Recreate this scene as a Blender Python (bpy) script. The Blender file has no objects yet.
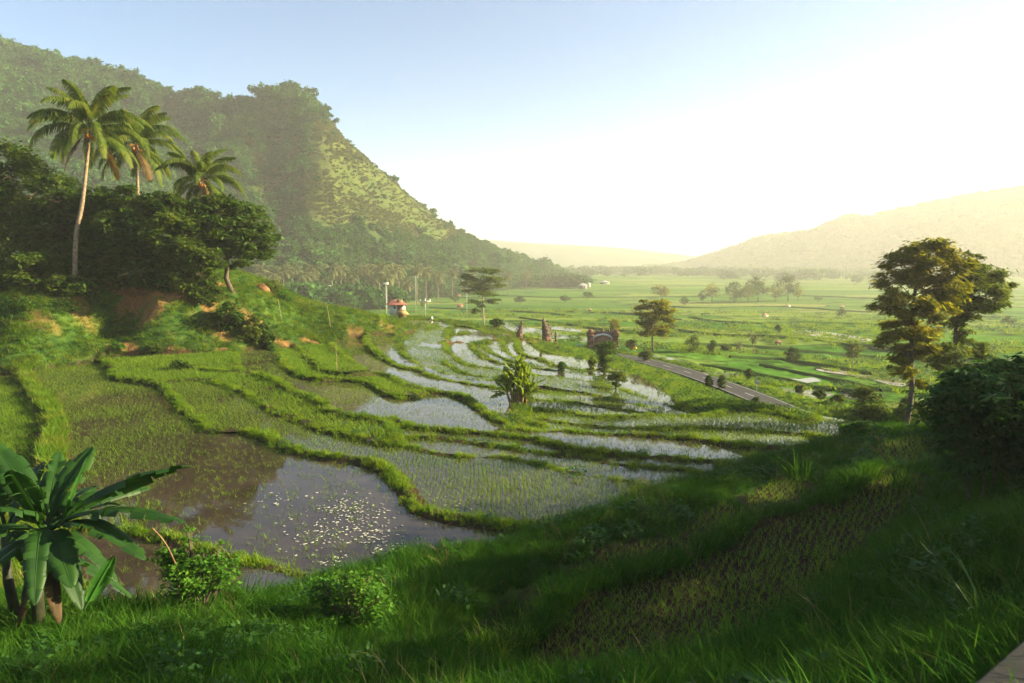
import bpy, math, random
import numpy as np
random.seed(7)
rng = np.random.default_rng(11)
scene = bpy.context.scene
COL = scene.collection
F = 1024 * 24 / 36.0
TH = math.atan(83.5 / F)
CT, ST = math.cos(TH), math.sin(TH)

# ---------------------------------------------------------------- camera maths (used to read places off the photograph)
def ray(px, py):
    u = (px - 512) / F
    v = (341.5 - py) / F
    return np.array([u, CT + v * ST, -ST + v * CT])

def at_depth(px, py, y):
    d = ray(px, py)
    return d * (y / d[1])

def project(x, y, z):
    zc = y * CT - z * ST
    zc = np.where(zc < 0.05, 0.05, zc)
    return 512 + F * x / zc, 341.5 - F * (y * ST + z * CT) / zc

# ---------------------------------------------------------------- object helpers
def tag(o, label=None, cat=None, group=None, kind=None):
    if label: o['label'] = label
    if cat: o['category'] = cat
    if group: o['group'] = group
    if kind: o['kind'] = kind
    return o

def link(o, parent=None):
    COL.objects.link(o)
    if parent is not None:
        o.parent = parent
    return o

def empty(name, loc, rz=0.0):
    o = bpy.data.objects.new(name, None)
    o.empty_display_size = 0.2
    o.location = loc
    o.rotation_euler = (0, 0, rz)
    COL.objects.link(o)
    return o

def np_mesh(name, V, faces, smooth=False, mats=()):
    """V (n,3); faces = list of int arrays (m,k) with any k."""
    me = bpy.data.meshes.new(name)
    V = np.ascontiguousarray(V, dtype=np.float32)
    me.vertices.add(len(V))
    me.vertices.foreach_set('co', V.ravel())
    if isinstance(faces, np.ndarray):
        faces = [faces]
    faces = [np.asarray(f, dtype=np.int32) for f in faces if len(f)]
    if faces:
        tot = np.concatenate([np.full(len(f), f.shape[1], np.int32) for f in faces])
        idx = np.concatenate([f.ravel() for f in faces])
        me.loops.add(len(idx))
        me.loops.foreach_set('vertex_index', idx)
        me.polygons.add(len(tot))
        start = np.concatenate([[0], np.cumsum(tot)[:-1]]).astype(np.int32)
        me.polygons.foreach_set('loop_start', start)
        try:
            me.polygons.foreach_set('loop_total', tot)
        except Exception:
            pass
        if smooth:
            me.polygons.foreach_set('use_smooth', np.ones(len(tot), dtype=bool))
    for m in mats:
        me.materials.append(m)
    me.update(calc_edges=True)
    me.validate()
    return me

def obj(name, me, parent=None):
    o = bpy.data.objects.new(name, me)
    return link(o, parent)

class MB:
    """collects shapes for one mesh object"""
    def __init__(s):
        s.V = []; s.Q = []; s.T = []; s.n = 0
    def add(s, V, Q=None, T=None):
        V = np.asarray(V, float).reshape(-1, 3)
        s.V.append(V)
        if Q is not None and len(Q): s.Q.append(np.asarray(Q, int) + s.n)
        if T is not None and len(T): s.T.append(np.asarray(T, int) + s.n)
        s.n += len(V)
    def box(s, c, size, rz=0.0, taper=1.0):
        x, y, z = np.array(size) / 2
        P = np.array([[-x, -y, -z], [x, -y, -z], [x, y, -z], [-x, y, -z],
                      [-x*taper, -y*taper, z], [x*taper, -y*taper, z], [x*taper, y*taper, z], [-x*taper, y*taper, z]])
        ca, sa = math.cos(rz), math.sin(rz)
        P = np.c_[P[:, 0]*ca - P[:, 1]*sa, P[:, 0]*sa + P[:, 1]*ca, P[:, 2]] + np.array(c)
        s.add(P, [[0,3,2,1],[4,5,6,7],[0,1,5,4],[1,2,6,5],[2,3,7,6],[3,0,4,7]])
    def tube(s, pts, radii, n=8, cap=True):
        pts = np.asarray(pts, float); m = len(pts)
        radii = np.broadcast_to(np.asarray(radii, float), (m,))
        d = np.gradient(pts, axis=0); d /= np.linalg.norm(d, axis=1)[:, None] + 1e-9
        ref = np.array([1.0, 0.1, 0.05]) if abs(d[0][0]) < 0.8 else np.array([0.05, 1.0, 0.1])
        a = np.linspace(0, 2*math.pi, n, endpoint=False)
        R = []
        for i in range(m):
            e1 = np.cross(d[i], ref); e1 /= np.linalg.norm(e1) + 1e-9
            e2 = np.cross(d[i], e1)
            R.append(pts[i] + radii[i]*(np.cos(a)[:, None]*e1 + np.sin(a)[:, None]*e2))
        V = np.concatenate(R)
        i = np.arange(m-1)[:, None]*n; j = np.arange(n)[None, :]; k = (np.arange(n)+1) % n
        Q = np.stack([i + j, i + k[None, :], i + n + k[None, :], i + n + j], -1).reshape(-1, 4)
        T = []
        if cap:
            V = np.vstack([V, pts[0], pts[-1]])
            T = [[m*n, (q+1) % n, q] for q in range(n)] + [[m*n+1, (m-1)*n+q, (m-1)*n+(q+1) % n] for q in range(n)]
        s.add(V, Q, T)
    def lathe(s, prof, c=(0,0,0), n=16, square=False):
        prof = np.asarray(prof, float); m = len(prof)
        if square:
            a = np.array([-135, -45, 45, 135])*math.pi/180; n = 4
        else:
            a = np.linspace(0, 2*math.pi, n, endpoint=False)
        V = np.concatenate([np.c_[r*np.cos(a), r*np.sin(a), np.full(n, z)] for r, z in prof]) + np.array(c)
        i = np.arange(m-1)[:, None]*n; j = np.arange(n)[None, :]; k = (np.arange(n)+1) % n
        Q = np.stack([i + j, i + k[None, :], i + n + k[None, :], i + n + j], -1).reshape(-1, 4)
        s.add(V, Q)
    def mesh(s, name, mat=None, smooth=False):
        V = np.concatenate(s.V) if s.V else np.zeros((0, 3))
        f = []
        if s.Q: f.append(np.concatenate(s.Q))
        if s.T: f.append(np.concatenate(s.T))
        return np_mesh(name, V, f, smooth, [mat] if mat else [])
    def build(s, name, mat=None, parent=None, smooth=False):
        return obj(name, s.mesh(name, mat, smooth), parent)

# ---------------------------------------------------------------- smooth value noise on arrays
def vnoise(x, y, seed=0):
    x = np.asarray(x, float); y = np.asarray(y, float)
    xi = np.floor(x).astype(np.int64); yi = np.floor(y).astype(np.int64)
    xf = x - xi; yf = y - yi
    def h(a, b):
        n = (a*374761393 + b*668265263 + seed*1442695041) & 0xFFFFFFFF
        n = ((n ^ (n >> 13))*1274126177) & 0xFFFFFFFF
        return ((n ^ (n >> 16)) & 0xFFFF)/65535.0
    u = xf*xf*(3-2*xf); v = yf*yf*(3-2*yf)
    return (h(xi, yi)*(1-u) + h(xi+1, yi)*u)*(1-v) + (h(xi, yi+1)*(1-u) + h(xi+1, yi+1)*u)*v

def fbm(x, y, seed=0, octv=4):
    s = 0; a = 0.5
    for k in range(octv):
        s = s + a*vnoise(x*2**k, y*2**k, seed+k*17); a *= 0.5
    return s/(1-0.5**octv)

def smooth(a, b, x):
    t = np.clip((x-a)/(b-a), 0, 1)
    return t*t*(3-2*t)

# ---------------------------------------------------------------- material helpers
def new_mat(name):
    m = bpy.data.materials.new(name); m.use_nodes = True
    nt = m.node_tree
    for n in list(nt.nodes): nt.nodes.remove(n)
    return m, nt, nt.nodes, nt.links

def node(nt, typ, **kw):
    n = nt.nodes.new(typ)
    for k, v in kw.items():
        if k.startswith('i_'):
            n.inputs[k[2:].replace('_', ' ')].default_value = v
        else:
            setattr(n, k, v)
    return n

def ramp(nt, stops):
    r = nt.nodes.new('ShaderNodeValToRGB')
    e = r.color_ramp.elements
    while len(e) < len(stops): e.new(0.5)
    for q, (p, c) in zip(e, stops):
        q.position = p; q.color = (*c, 1) if len(c) == 3 else c
    return r

def leaf_mat(name, cols, transl=0.35, rough=0.55, tcol=None, noise_scale=0.25, spec=0.12):
    """foliage: colour varies per leaf (mesh island) and in broad patches"""
    m, nt, N, L = new_mat(name)
    geo = node(nt, 'ShaderNodeNewGeometry')
    tc = node(nt, 'ShaderNodeTexCoord')
    nz = node(nt, 'ShaderNodeTexNoise'); nz.inputs['Scale'].default_value = noise_scale; nz.inputs['Detail'].default_value = 2
    L.new(geo.outputs['Position'], nz.inputs['Vector'])
    mix = node(nt, 'ShaderNodeMath', operation='MULTIPLY_ADD'); mix.inputs[1].default_value = 0.55
    L.new(geo.outputs['Random Per Island'], mix.inputs[0])
    sub = node(nt, 'ShaderNodeMath', operation='MULTIPLY_ADD'); sub.inputs[1].default_value = 1.1; sub.inputs[2].default_value = -0.32
    L.new(nz.outputs['Fac'], sub.inputs[0]); L.new(sub.outputs[0], mix.inputs[2])
    k = len(cols)
    r = ramp(nt, [(i/(k-1), c) for i, c in enumerate(cols)])
    L.new(mix.outputs[0], r.inputs['Fac'])
    p = node(nt, 'ShaderNodeBsdfPrincipled'); p.inputs['Roughness'].default_value = rough
    p.inputs['Specular IOR Level'].default_value = spec
    L.new(r.outputs['Color'], p.inputs['Base Color'])
    t = node(nt, 'ShaderNodeBsdfTranslucent')
    hs = node(nt, 'ShaderNodeMixRGB', blend_type='MULTIPLY'); hs.inputs['Fac'].default_value = 1.0
    hs.inputs['Color2'].default_value = (*(tcol or (1.5, 1.35, 0.6)), 1)
    L.new(r.outputs['Color'], hs.inputs['Color1']); L.new(hs.outputs['Color'], t.inputs['Color'])
    ms = node(nt, 'ShaderNodeMixShader'); ms.inputs['Fac'].default_value = transl
    L.new(p.outputs[0], ms.inputs[1]); L.new(t.outputs[0], ms.inputs[2])
    out = node(nt, 'ShaderNodeOutputMaterial'); L.new(ms.outputs[0], out.inputs['Surface'])
    return m

def solid_mat(name, c1, c2, scale=3.0, rough=0.8, bump=0.2, detail=5, spec=0.3, stops=(0.3, 0.7)):
    m, nt, N, L = new_mat(name)
    tc = node(nt, 'ShaderNodeTexCoord')
    nz = node(nt, 'ShaderNodeTexNoise'); nz.inputs['Scale'].default_value = scale; nz.inputs['Detail'].default_value = detail
    L.new(tc.outputs['Object'], nz.inputs['Vector'])
    r = ramp(nt, [(stops[0], c1), (stops[1], c2)]); L.new(nz.outputs['Fac'], r.inputs['Fac'])
    p = node(nt, 'ShaderNodeBsdfPrincipled'); p.inputs['Roughness'].default_value = rough
    p.inputs['Specular IOR Level'].default_value = spec
    L.new(r.outputs['Color'], p.inputs['Base Color'])
    if bump:
        b = node(nt, 'ShaderNodeBump'); b.inputs['Strength'].default_value = bump; b.inputs['Distance'].default_value = 0.05
        L.new(nz.outputs['Fac'], b.inputs['Height']); L.new(b.outputs['Normal'], p.inputs['Normal'])
    out = node(nt, 'ShaderNodeOutputMaterial'); L.new(p.outputs[0], out.inputs['Surface'])
    return m

# ---------------------------------------------------------------- scatter: one 'stuff' object, points instanced by geometry nodes
def proto_collection(name, meshes):
    c = bpy.data.collections.new(name)
    for i, me in enumerate(meshes):
        o = bpy.data.objects.new(f'{name}_{i:02d}', me)
        c.objects.link(o)
    return c

def scatter(name, P, rot, scl, idx, coll):
    me = bpy.data.meshes.new(name)
    n = len(P)
    me.vertices.add(n)
    me.vertices.foreach_set('co', np.ascontiguousarray(P, dtype=np.float32).ravel())
    a = me.attributes.new('rot', 'FLOAT_VECTOR', 'POINT'); a.data.foreach_set('vector', np.ascontiguousarray(rot, dtype=np.float32).ravel())
    a = me.attributes.new('scl', 'FLOAT_VECTOR', 'POINT')
    s = np.asarray(scl, np.float32)
    if s.ndim == 1: s = np.repeat(s[:, None], 3, 1)
    a.data.foreach_set('vector', np.ascontiguousarray(s, dtype=np.float32).ravel())
    a = me.attributes.new('pick', 'INT', 'POINT'); a.data.foreach_set('value', np.ascontiguousarray(idx, dtype=np.int32))
    o = obj(name, me)
    g = bpy.data.node_groups.new(name + '_nodes', 'GeometryNodeTree')
    g.interface.new_socket('Geometry', in_out='INPUT', socket_type='NodeSocketGeometry')
    g.interface.new_socket('Geometry', in_out='OUTPUT', socket_type='NodeSocketGeometry')
    gi = g.nodes.new('NodeGroupInput'); go = g.nodes.new('NodeGroupOutput')
    ip = g.nodes.new('GeometryNodeInstanceOnPoints'); ip.inputs['Pick Instance'].default_value = True
    ci = g.nodes.new('GeometryNodeCollectionInfo'); ci.inputs['Collection'].default_value = coll
    ci.inputs['Separate Children'].default_value = True; ci.inputs['Reset Children'].default_value = True
    def na(nm, t):
        q = g.nodes.new('GeometryNodeInputNamedAttribute'); q.data_type = t; q.inputs['Name'].default_value = nm
        return q.outputs['Attribute']
    e2r = g.nodes.new('FunctionNodeEulerToRotation')
    g.links.new(na('rot', 'FLOAT_VECTOR'), e2r.inputs[0])
    g.links.new(gi.outputs[0], ip.inputs['Points'])
    g.links.new(ci.outputs[0], ip.inputs['Instance'])
    g.links.new(na('pick', 'INT'), ip.inputs['Instance Index'])
    g.links.new(e2r.outputs[0], ip.inputs['Rotation'])
    g.links.new(na('scl', 'FLOAT_VECTOR'), ip.inputs['Scale'])
    g.links.new(ip.outputs[0], go.inputs[0])
    md = o.modifiers.new('scatter', 'NODES'); md.node_group = g
    o['kind'] = 'stuff'
    return o
# ================================================================ TERRAIN
# control points: pixel + height under the eye (camera is at z = 0)
CP = """
100 683 -6.6;300 683 -7.0;500 683 -7.2;700 683 -7.0;880 683 -5.9;1010 683 -4.3
40 630 -7.4;130 570 -9.1;220 600 -8.7;350 625 -8.2;430 640 -7.9;480 665 -7.7
700 600 -8.5;600 645 -8.2;820 540 -8.6;880 490 -8.7;760 570 -8.5
950 600 -6.1;1000 550 -5.3;940 510 -7.6;1000 470 -6.6;960 430 -8.8;1023 420 -8.0
620 565 -8.8;540 615 -8.5;690 545 -8.8;770 493 -9.0;890 452 -9.0
560 545 -8.8;450 575 -8.7;640 515 -8.9;800 460 -9.3
330 500 -9.2;200 480 -9.2;450 530 -9.2;250 540 -9.2;150 500 -9.2
100 420 -9.2;60 470 -9.2;150 400 -9.2;100 372 -9.2;60 380 -9.2;10 400 -9.2;100 359 -9.15;80 366 -9.2;60 369 -9.2;20 374 -9.2;120 352 -8.75;185 355 -8.6;215 353 -8.55;-20 374 -9.2
500 490 -9.05;420 470 -9.05;580 485 -9.1;350 445 -9.0;300 425 -8.95;230 410 -8.9
250 388 -8.75;310 410 -8.8;370 430 -8.95;500 455 -9.25;640 476 -9.3;500 441 -9.15;620 461 -9.35
220 362 -8.6;170 362 -8.7;265 362 -8.5;360 400 -8.8;450 418 -9.1;560 440 -9.35;680 455 -9.6
298 362 -8.4;330 360 -8.4;360 345 -8.4;390 372 -8.9;450 395 -9.4;385 388 -8.9
545 425 -9.6;700 437 -9.8;650 424 -10.0;750 420 -10.2;835 428 -10.2;600 411 -10.3
600 402 -10.5;600 394 -10.8;560 385 -10.9;480 360 -9.9;440 355 -9.4;410 350 -9.0;520 365 -10.5;560 368 -11.2
385 335 -8.6;440 330 -9.6;415 323 -9.3;400 317 -9.3;482 326 -10.8;465 333 -10.2;520 336 -11.6;545 345 -11.8
600 353 -14.2;680 369 -14.0;740 391 -13.6;800 416 -13.2;565 348 -14.2;640 380 -12.2;700 398 -12.0;670 392 -11.9
741 408 -10.45;762 409 -10.45;782 412 -10.45;844 422 -10.4;815 416 -10.45;711 412 -10.4
602 345 -14.4;700 350 -15.3;780 390 -14.9;840 400 -15.0;900 374 -16.6;820 374 -16.2
912 406 -11.3;980 402 -12.5;865 420 -10.4
150 345 -7.8;150 330 -6.6;150 318 -5.5;150 303 -4.1;150 290 -3.0;200 332 -6.9;200 312 -5.1;200 288 -2.95;260 336 -7.7;260 318 -6.0;260 301 -4.4;260 291 -3.4;230 296 -3.9;230 286 -2.8
310 330 -7.8;310 312 -6.2;350 325 -7.5;350 312 -6.3;380 318 -7.9
60 345 -7.4;50 332 -6.3;50 303 -4.0;50 292 -3.0;0 350 -7.4;0 332 -6.3;0 302 -4.0;0 292 -3.0;100 345 -7.6;100 328 -6.2;100 302 -4.1;100 290 -3.0
"""
WCP = [(0,0,-2.0),(0,5,-5.0),(6,3,-2.8),(-6,5,-5.0),(10,6,-3.2),(14,10,-3.6),(-12,6,-5.8),(-20,12,-7.5),(-25,25,-9.2),(-45,40,-9.0),(-62,52,-6),
       (24,14,-4.5),(30,28,-8),(40,40,-12.5),(55,55,-16),(60,20,-9),
       (-30,80,-2.2),(-45,76,-2.0),(-62,76,-1.6),(-40,95,-2.5),(-65,100,-2),(-22,78,-5.0),(-24,95,-9),(-30,115,-13),(-60,125,-10),(-10,125,-13.5),(5,130,-15.5),(40,120,-16.6),(70,90,-17),(75,60,-17)]
_P = []
for ln in CP.strip().replace('\n', ';').split(';'):
    a, b, z = map(float, ln.split())
    d = ray(a, b); t = z/d[2]
    _P.append((d[0]*t, d[1]*t, z))
_P = np.array(_P + WCP)
def tps_fit(P, lam=0.3):
    n = len(P); X = P[:, :2]/20
    D = np.hypot(X[:, None, 0]-X[None, :, 0], X[:, None, 1]-X[None, :, 1])
    K = np.where(D > 0, D*D*np.log(D+1e-12), 0) + lam*np.eye(n)*0.02
    A = np.zeros((n+3, n+3)); A[:n, :n] = K; A[:n, n] = 1; A[:n, n+1:] = X; A[n, :n] = 1; A[n+1:, :n] = X.T
    return X, np.linalg.solve(A, np.r_[P[:, 2], 0, 0, 0])
_X, _W = tps_fit(_P)
def tps(x, y):
    x = np.asarray(x, float)/20; y = np.asarray(y, float)/20
    out = _W[len(_X)] + _W[len(_X)+1]*x + _W[len(_X)+2]*y
    for (a, b), w in zip(_X, _W):
        r2 = (x-a)**2 + (y-b)**2
        out = out + w*0.5*r2*np.log(r2+1e-12)
    return out

def valley(x, y):
    r = np.hypot(x, y)
    return -15.8 - 9.2*smooth(110, 400, r)

RES = 0.2
X0, X1, Y0, Y1 = -72.0, 84.0, -1.0, 136.0
gx = np.arange(X0, X1+1e-6, RES); gy = np.arange(Y0, Y1+1e-6, RES)
NX, NY = len(gx), len(gy)
GX, GY = np.meshgrid(gx, gy)
cs = 5
cgx, cgy = np.meshgrid(np.arange(X0, X1+1.01, 1.0), np.arange(Y0, Y1+1.01, 1.0))
cB = tps(cgx, cgy)
def bil(A, ax0, ay0, res, x, y):
    fx = np.clip((np.asarray(x)-ax0)/res, 0, A.shape[1]-1.001); fy = np.clip((np.asarray(y)-ay0)/res, 0, A.shape[0]-1.001)
    i = fx.astype(int); j = fy.astype(int); u = fx-i; v = fy-j
    return (A[j, i]*(1-u)+A[j, i+1]*u)*(1-v) + (A[j+1, i]*(1-u)+A[j+1, i+1]*u)*v
# smooth cubic-ish resample of the coarse fit (two half-shifted bilinears)
B = sum(bil(cB, X0, Y0, 1.0, GX+a, GY+b) for a in (-.35, 0, .35) for b in (-.35, 0, .35))/9
edge = np.minimum(np.minimum(GX-X0, X1-GX), np.minimum(GY+60, Y1-GY))
wv = smooth(0.5, 14, edge)
B = valley(GX, GY)*(1-wv) + B*wv

def march(px, py, A=None, y0=3.0, y1=134.0):
    """first hit of a pixel's sight line with a heightfield on the grid"""
    A = B if A is None else A
    d = ray(px, py)
    ys = y0*(y1/y0)**np.linspace(0, 1, 2600)
    xs = d[0]/d[1]*ys; zs = d[2]/d[1]*ys
    h = bil(A, X0, Y0, RES, xs, ys)
    k = np.nonzero(zs < h)[0]
    if len(k) == 0:
        return None
    k = k[0]
    return np.array([xs[k], ys[k], h[k]])

# ---------------------------------------------------------------- road (flat shelf below the terraces)
road_px = [(548,346,-14.25),(566,348.5,-14.25),(590,351.5,-14.2),(620,356,-14.1),(650,362,-14.0),(680,370,-13.9),(710,380,-13.75),(740,391,-13.6),(770,403,-13.4),(800,416,-13.2),(835,432,-13.0)]
RD = np.array([ray(a, b)*(z/ray(a, b)[2]) for a, b, z in road_px])
# carry the road on beyond what is seen
RD = np.vstack([[RD[0]+np.array([-30, 6, -.3])], [RD[0]+np.array([-9, 1.2, 0])], RD, [RD[-1]+np.array([5, -14, .4])], [RD[-1]+np.array([14, -30, 1.2])]])
def resample(P, step):
    P = np.asarray(P, float)
    # Catmull-Rom
    out = []
    Q = np.vstack([2*P[0]-P[1], P, 2*P[-1]-P[-2]])
    for i in range(1, len(Q)-2):
        n = max(1, int(np.linalg.norm(Q[i+1]-Q[i])/step))
        for t in np.arange(n)/n:
            p0, p1, p2, p3 = Q[i-1], Q[i], Q[i+1], Q[i+2]
            out.append(0.5*((2*p1)+(-p0+p2)*t+(2*p0-5*p1+4*p2-p3)*t*t+(-p0+3*p1-3*p2+p3)*t**3))
    out.append(P[-1])
    return np.array(out)
RDs = resample(RD, 1.0)
ROAD_W = 1.55
def dist_lines(segs, reach):
    """min distance, and value interpolated along the line, to (a,b,va,vb) segments, only within reach"""
    D = np.full((NY, NX), 1e3, np.float32); Vv = np.zeros((NY, NX), np.float32)
    for a, b, va, vb in segs:
        i0 = max(0, int((min(a[0], b[0])-reach-X0)/RES)); i1 = min(NX, int((max(a[0], b[0])+reach-X0)/RES)+2)
        j0 = max(0, int((min(a[1], b[1])-reach-Y0)/RES)); j1 = min(NY, int((max(a[1], b[1])+reach-Y0)/RES)+2)
        if i0 >= i1 or j0 >= j1: continue
        x = GX[j0:j1, i0:i1]; y = GY[j0:j1, i0:i1]
        dx, dy = b[0]-a[0], b[1]-a[1]; l2 = dx*dx+dy*dy+1e-9
        t = np.clip(((x-a[0])*dx+(y-a[1])*dy)/l2, 0, 1)
        d = np.hypot(x-a[0]-t*dx, y-a[1]-t*dy)
        s = D[j0:j1, i0:i1]; q = d < s
        s[q] = d[q]; Vv[j0:j1, i0:i1][q] = (va+(vb-va)*t)[q]
    return D, Vv
DR, ZR = dist_lines([(RDs[i], RDs[i+1], RDs[i][2], RDs[i+1][2]) for i in range(len(RDs)-1)], 8.0)
wr = 1-smooth(ROAD_W+0.5, 6.5, DR)
B = B*(1-wr) + (ZR-0.06)*wr

# ---------------------------------------------------------------- bunds traced off the photograph: (height, half width, pixels)
BUNDS = [
 (.34,.42,"244 431;256 434;270 440;281 446;293 451;322 457;355 461;371 464;390 474;402 487;410 503;420 514;440 520;480 524;518 527;545 521"),
 (.38,.46,"101 349;104 358;108 368;115 376;131 379;147 381;160 385;172 397;184 410;200 421;210 431"),
 (.10,.28,"210 431;226 432;244 431"),
 (.22,.26,"160 383;186 380;205 380;225 385;240 391;256 399;271 411;293 419;312 428;332 433;355 439;371 443;394 446;412 448;424 452;436 455;467 460;501 461;532 466;555 472;586 478;625 483;655 487"),
 (.38,.45,"202 368;213 370;240 371;256 374;273 380;284 385;294 392;309 397;322 406;330 413;347 417;367 422;383 424;394 431;397 438;397 445"),
 (.30,.34,"237 349;236 362;241 371"),
 (.30,.38,"383 424;392 420;404 424;414 428;440 430;455 432;483 434;510 438;525 440;549 444;568 452;598 455;623 457;643 459;700 462;735 463"),
 (.24,.30,"397 438;432 437;455 440;483 445;510 449;541 454;568 458;598 461;611 465;643 468;674 470;700 473;712 475"),
 (.42,.55,"348 376;361 376;379 375;391 378;400 384;408 389;424 393;442 395;461 400;475 408;490 419;514 429;530 433;545 434;566 434;586 436;615 438;643 439;684 441;707 443;741 446;762 447;778 447;808 446"),
 (.26,.34,"268 345;278 354;286 362;292 370;306 376;319 379;335 378;350 379;363 381;374 385;381 391;388 396;400 398;410 398;424 394"),
 (.26,.34,"294 345;301 352;306 357;314 361;320 367;329 372;338 375;348 376"),
 (.28,.36,"331 341;335 349;345 356;353 362;361 369;371 374;379 375"),
 (.36,.45,"391 319;380 324;371 330;366 338;372 347;379 352;388 359;400 367;418 371;426 377;442 382;459 386;471 389;488 392;504 395;516 398;522 401"),
 (.32,.42,"524 406;540 411;568 413;588 418;611 419;639 418;664 416;680 417;711 415;741 410;762 412;782 415;795 419;813 421;844 425"),
 (.24,.34,"524 400;549 401;568 403;592 407;623 411;652 414;664 416"),
 (.24,.34,"526 390;541 389;561 392;586 395;611 400;631 405;652 407;680 411;700 414;712 415.5"),
 (.22,.34,"445 362;455 369;471 376;492 379;504 381;526 384"),
 (.24,.36,"401 350;405 354;412 359;422 366;442 374;459 380;471 383;504 385;526 387"),
 (.26,.36,"445 343;447 351;455 358;467 365;488 370;504 374;533 380;561 384;600 389;640 397;682 405;694 410"),
 (.24,.34,"471 345;477 353;492 361;504 365;533 371;561 376;590 381;608 388"),
 (.24,.34,"483 344;485 349;496 356;512 363;533 369"),
 (.24,.34,"502 340;504 349;512 357;525 364;545 371;562 374"),
 (.26,.34,"516 339;518 348;525 355;541 360;557 367;580 372;600 373;626 379"),
 (.26,.40,"528 341;535 346;547 353;568 358;588 363;607 369;620 374"),
 (.30,.42,"545 425;528 420;524 414"),
 (.26,.36,"540 419;547 420;582 426;615 429;643 430;700 430;731 430;762 432;793 434;823 436;845 438"),
 (.55,.75,"18 368;24 380;38 395;50 412;58 430;56 450;54 475;60 500"),
 (.30,.40,"56 524;96 531;135 536;185 547;227 558;270 568;308 577"),
 (.40,.70,"470 668;509 645;540 628;560 614;591 600;621 591;661 581;698 569;726 554;744 538;775 529;806 521;837 509;855 496;876 474"),
 (.30,.50,"448 331;446 338;445 344"),
 (.22,.4,"405 321;424 319;447 323;473 328;490 335;516 338"),
 (.22,.36,"426 328;440 329;449 333;470 334"),
 (.22,.36,"448 323;451 329;449 333"),
 # edges without a raised bund (foot of a bank, shores of the tall grass)
 (.04,.25,"-60 372;-20 368;18 368;60 364;101 349;125 347;150 347;195 349;237 349;246 345;268 345;294 345;331 341;350 333;369 321;391 319;405 321"),
 (.05,.25,"308 577;345 574;385 560;430 549;490 541;545 521;600 509;640 493;655 487;690 478;712 475;735 463;760 456;800 448;823 442;845 438;849 431;844 425"),
 (.05,.25,"60 500;56 524;48 575;100 603;200 600;280 592;308 577"),
 (.08,.25,"470 668;472 632;490 608;520 592;560 575;585 557;615 544;652 540;683 529;704 514;722 507;744 511;775 514;806 520"),
 (.05,.25,"738 498;770 484;800 477;812 488;808 506;775 509;744 507;738 498"),
 (.05,.25,"862 464;882 445;926 438;930 458;895 465;862 464"),
 (.05,.25,"876 474;925 476;917 502;880 532;850 560;810 590;770 620;700 648;640 656;580 666;470 668"),
 (.05,.25,"620 374;660 388;700 414"),
 (.05,.25,"533 369;560 372;590 381;640 397"),
 (.05,.25,"526 384;526 390;524 400;524 406;524 414"),
 (.05,.25,"443 344;458 341;471 344;483 343;502 339;516 338;529 341"),
 (.05,.25,"-60 372;-80 440;-20 500;60 500"),
 (.05,.25,"524 406;520 416;512 427;510 430"),
 (.05,.25,"401 350;398 340;402 328;428 326;448 331"),
]
segs = []
for h, w, s in BUNDS:
    pts = [march(*map(float, q.split())) for q in s.split(';')]
    pts = [p for p in pts if p is not None]
    # break a line where the sight line jumps over a crest
    P = resample(np.array(pts), 0.5)
    for i in range(len(P)-1):
        if np.linalg.norm(P[i+1]-P[i]) < 6:
            segs.append((P[i], P[i+1], h, h))
DB, HB = dist_lines(segs, 3.0)
# widths along: raised bunds carry their own
BW = np.where(HB > .45, .60, np.where(HB > .33, .33, np.where(HB > .2, .22, .18)))*(.64+.5*fbm(GX*.5, GY*.5, 15, 3))
barrier = DB < np.where(GY > 60, 0.38, 0.26)
# ---------------------------------------------------------------- fields = connected cells between bunds
from collections import deque
PAD = [  # px, py, water height over mud, rice density, kind
 (330,500,.07,.5,'pond'),(190,368,-.005,1.0,'g'),(230,405,.02,1.0,'s'),(260,388,.005,1.0,'g'),(500,441,.04,1.0,'r'),(500,455,.04,1.0,'r'),
 (360,398,.05,.8,'w'),(300,366,.0,1.0,'g'),(330,362,.0,1.0,'g'),(420,380,.05,.75,'w'),(390,389,.05,.8,'w'),(560,428,.02,1.1,'r'),(650,423,.05,1.0,'r'),
 (600,414,.05,.9,'r'),(600,403,.05,.9,'r'),(600,394,.05,.9,'r'),(430,372,.05,.6,'w'),(450,374,.05,.6,'w'),(470,370,.05,.6,'w'),(470,355,.05,.5,'w'),
 (490,357,.05,.5,'w'),(503,356,.05,.5,'w'),(514,354,.05,.5,'w'),(560,364,.05,.3,'w'),(415,324,.05,.2,'w'),(438,326,.05,.2,'w'),(460,331,.05,.2,'w'),
 (700,437,.04,1.0,'r'),(130,565,.06,.3,'w'),(580,590,-.06,1.0,'m'),(780,495,-.06,1.0,'m'),(905,452,-.06,1.0,'m'),(760,580,-.06,1.0,'m'),(8,410,.0,1.0,'g'),
 (570,388,.05,.8,'w'),(540,376,.05,.6,'w'),(440,352,.03,.4,'w'),(420,340,.0,.2,'x'),(560,448,.04,1.0,'r'),(390,340,.01,.9,'g'),(430,345,.02,.8,'g'),(640,380,.01,.3,'x'),(530,348,.05,.4,'w')]
LAB = np.zeros((NY, NX), np.int32)
FIELDS = []
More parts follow.
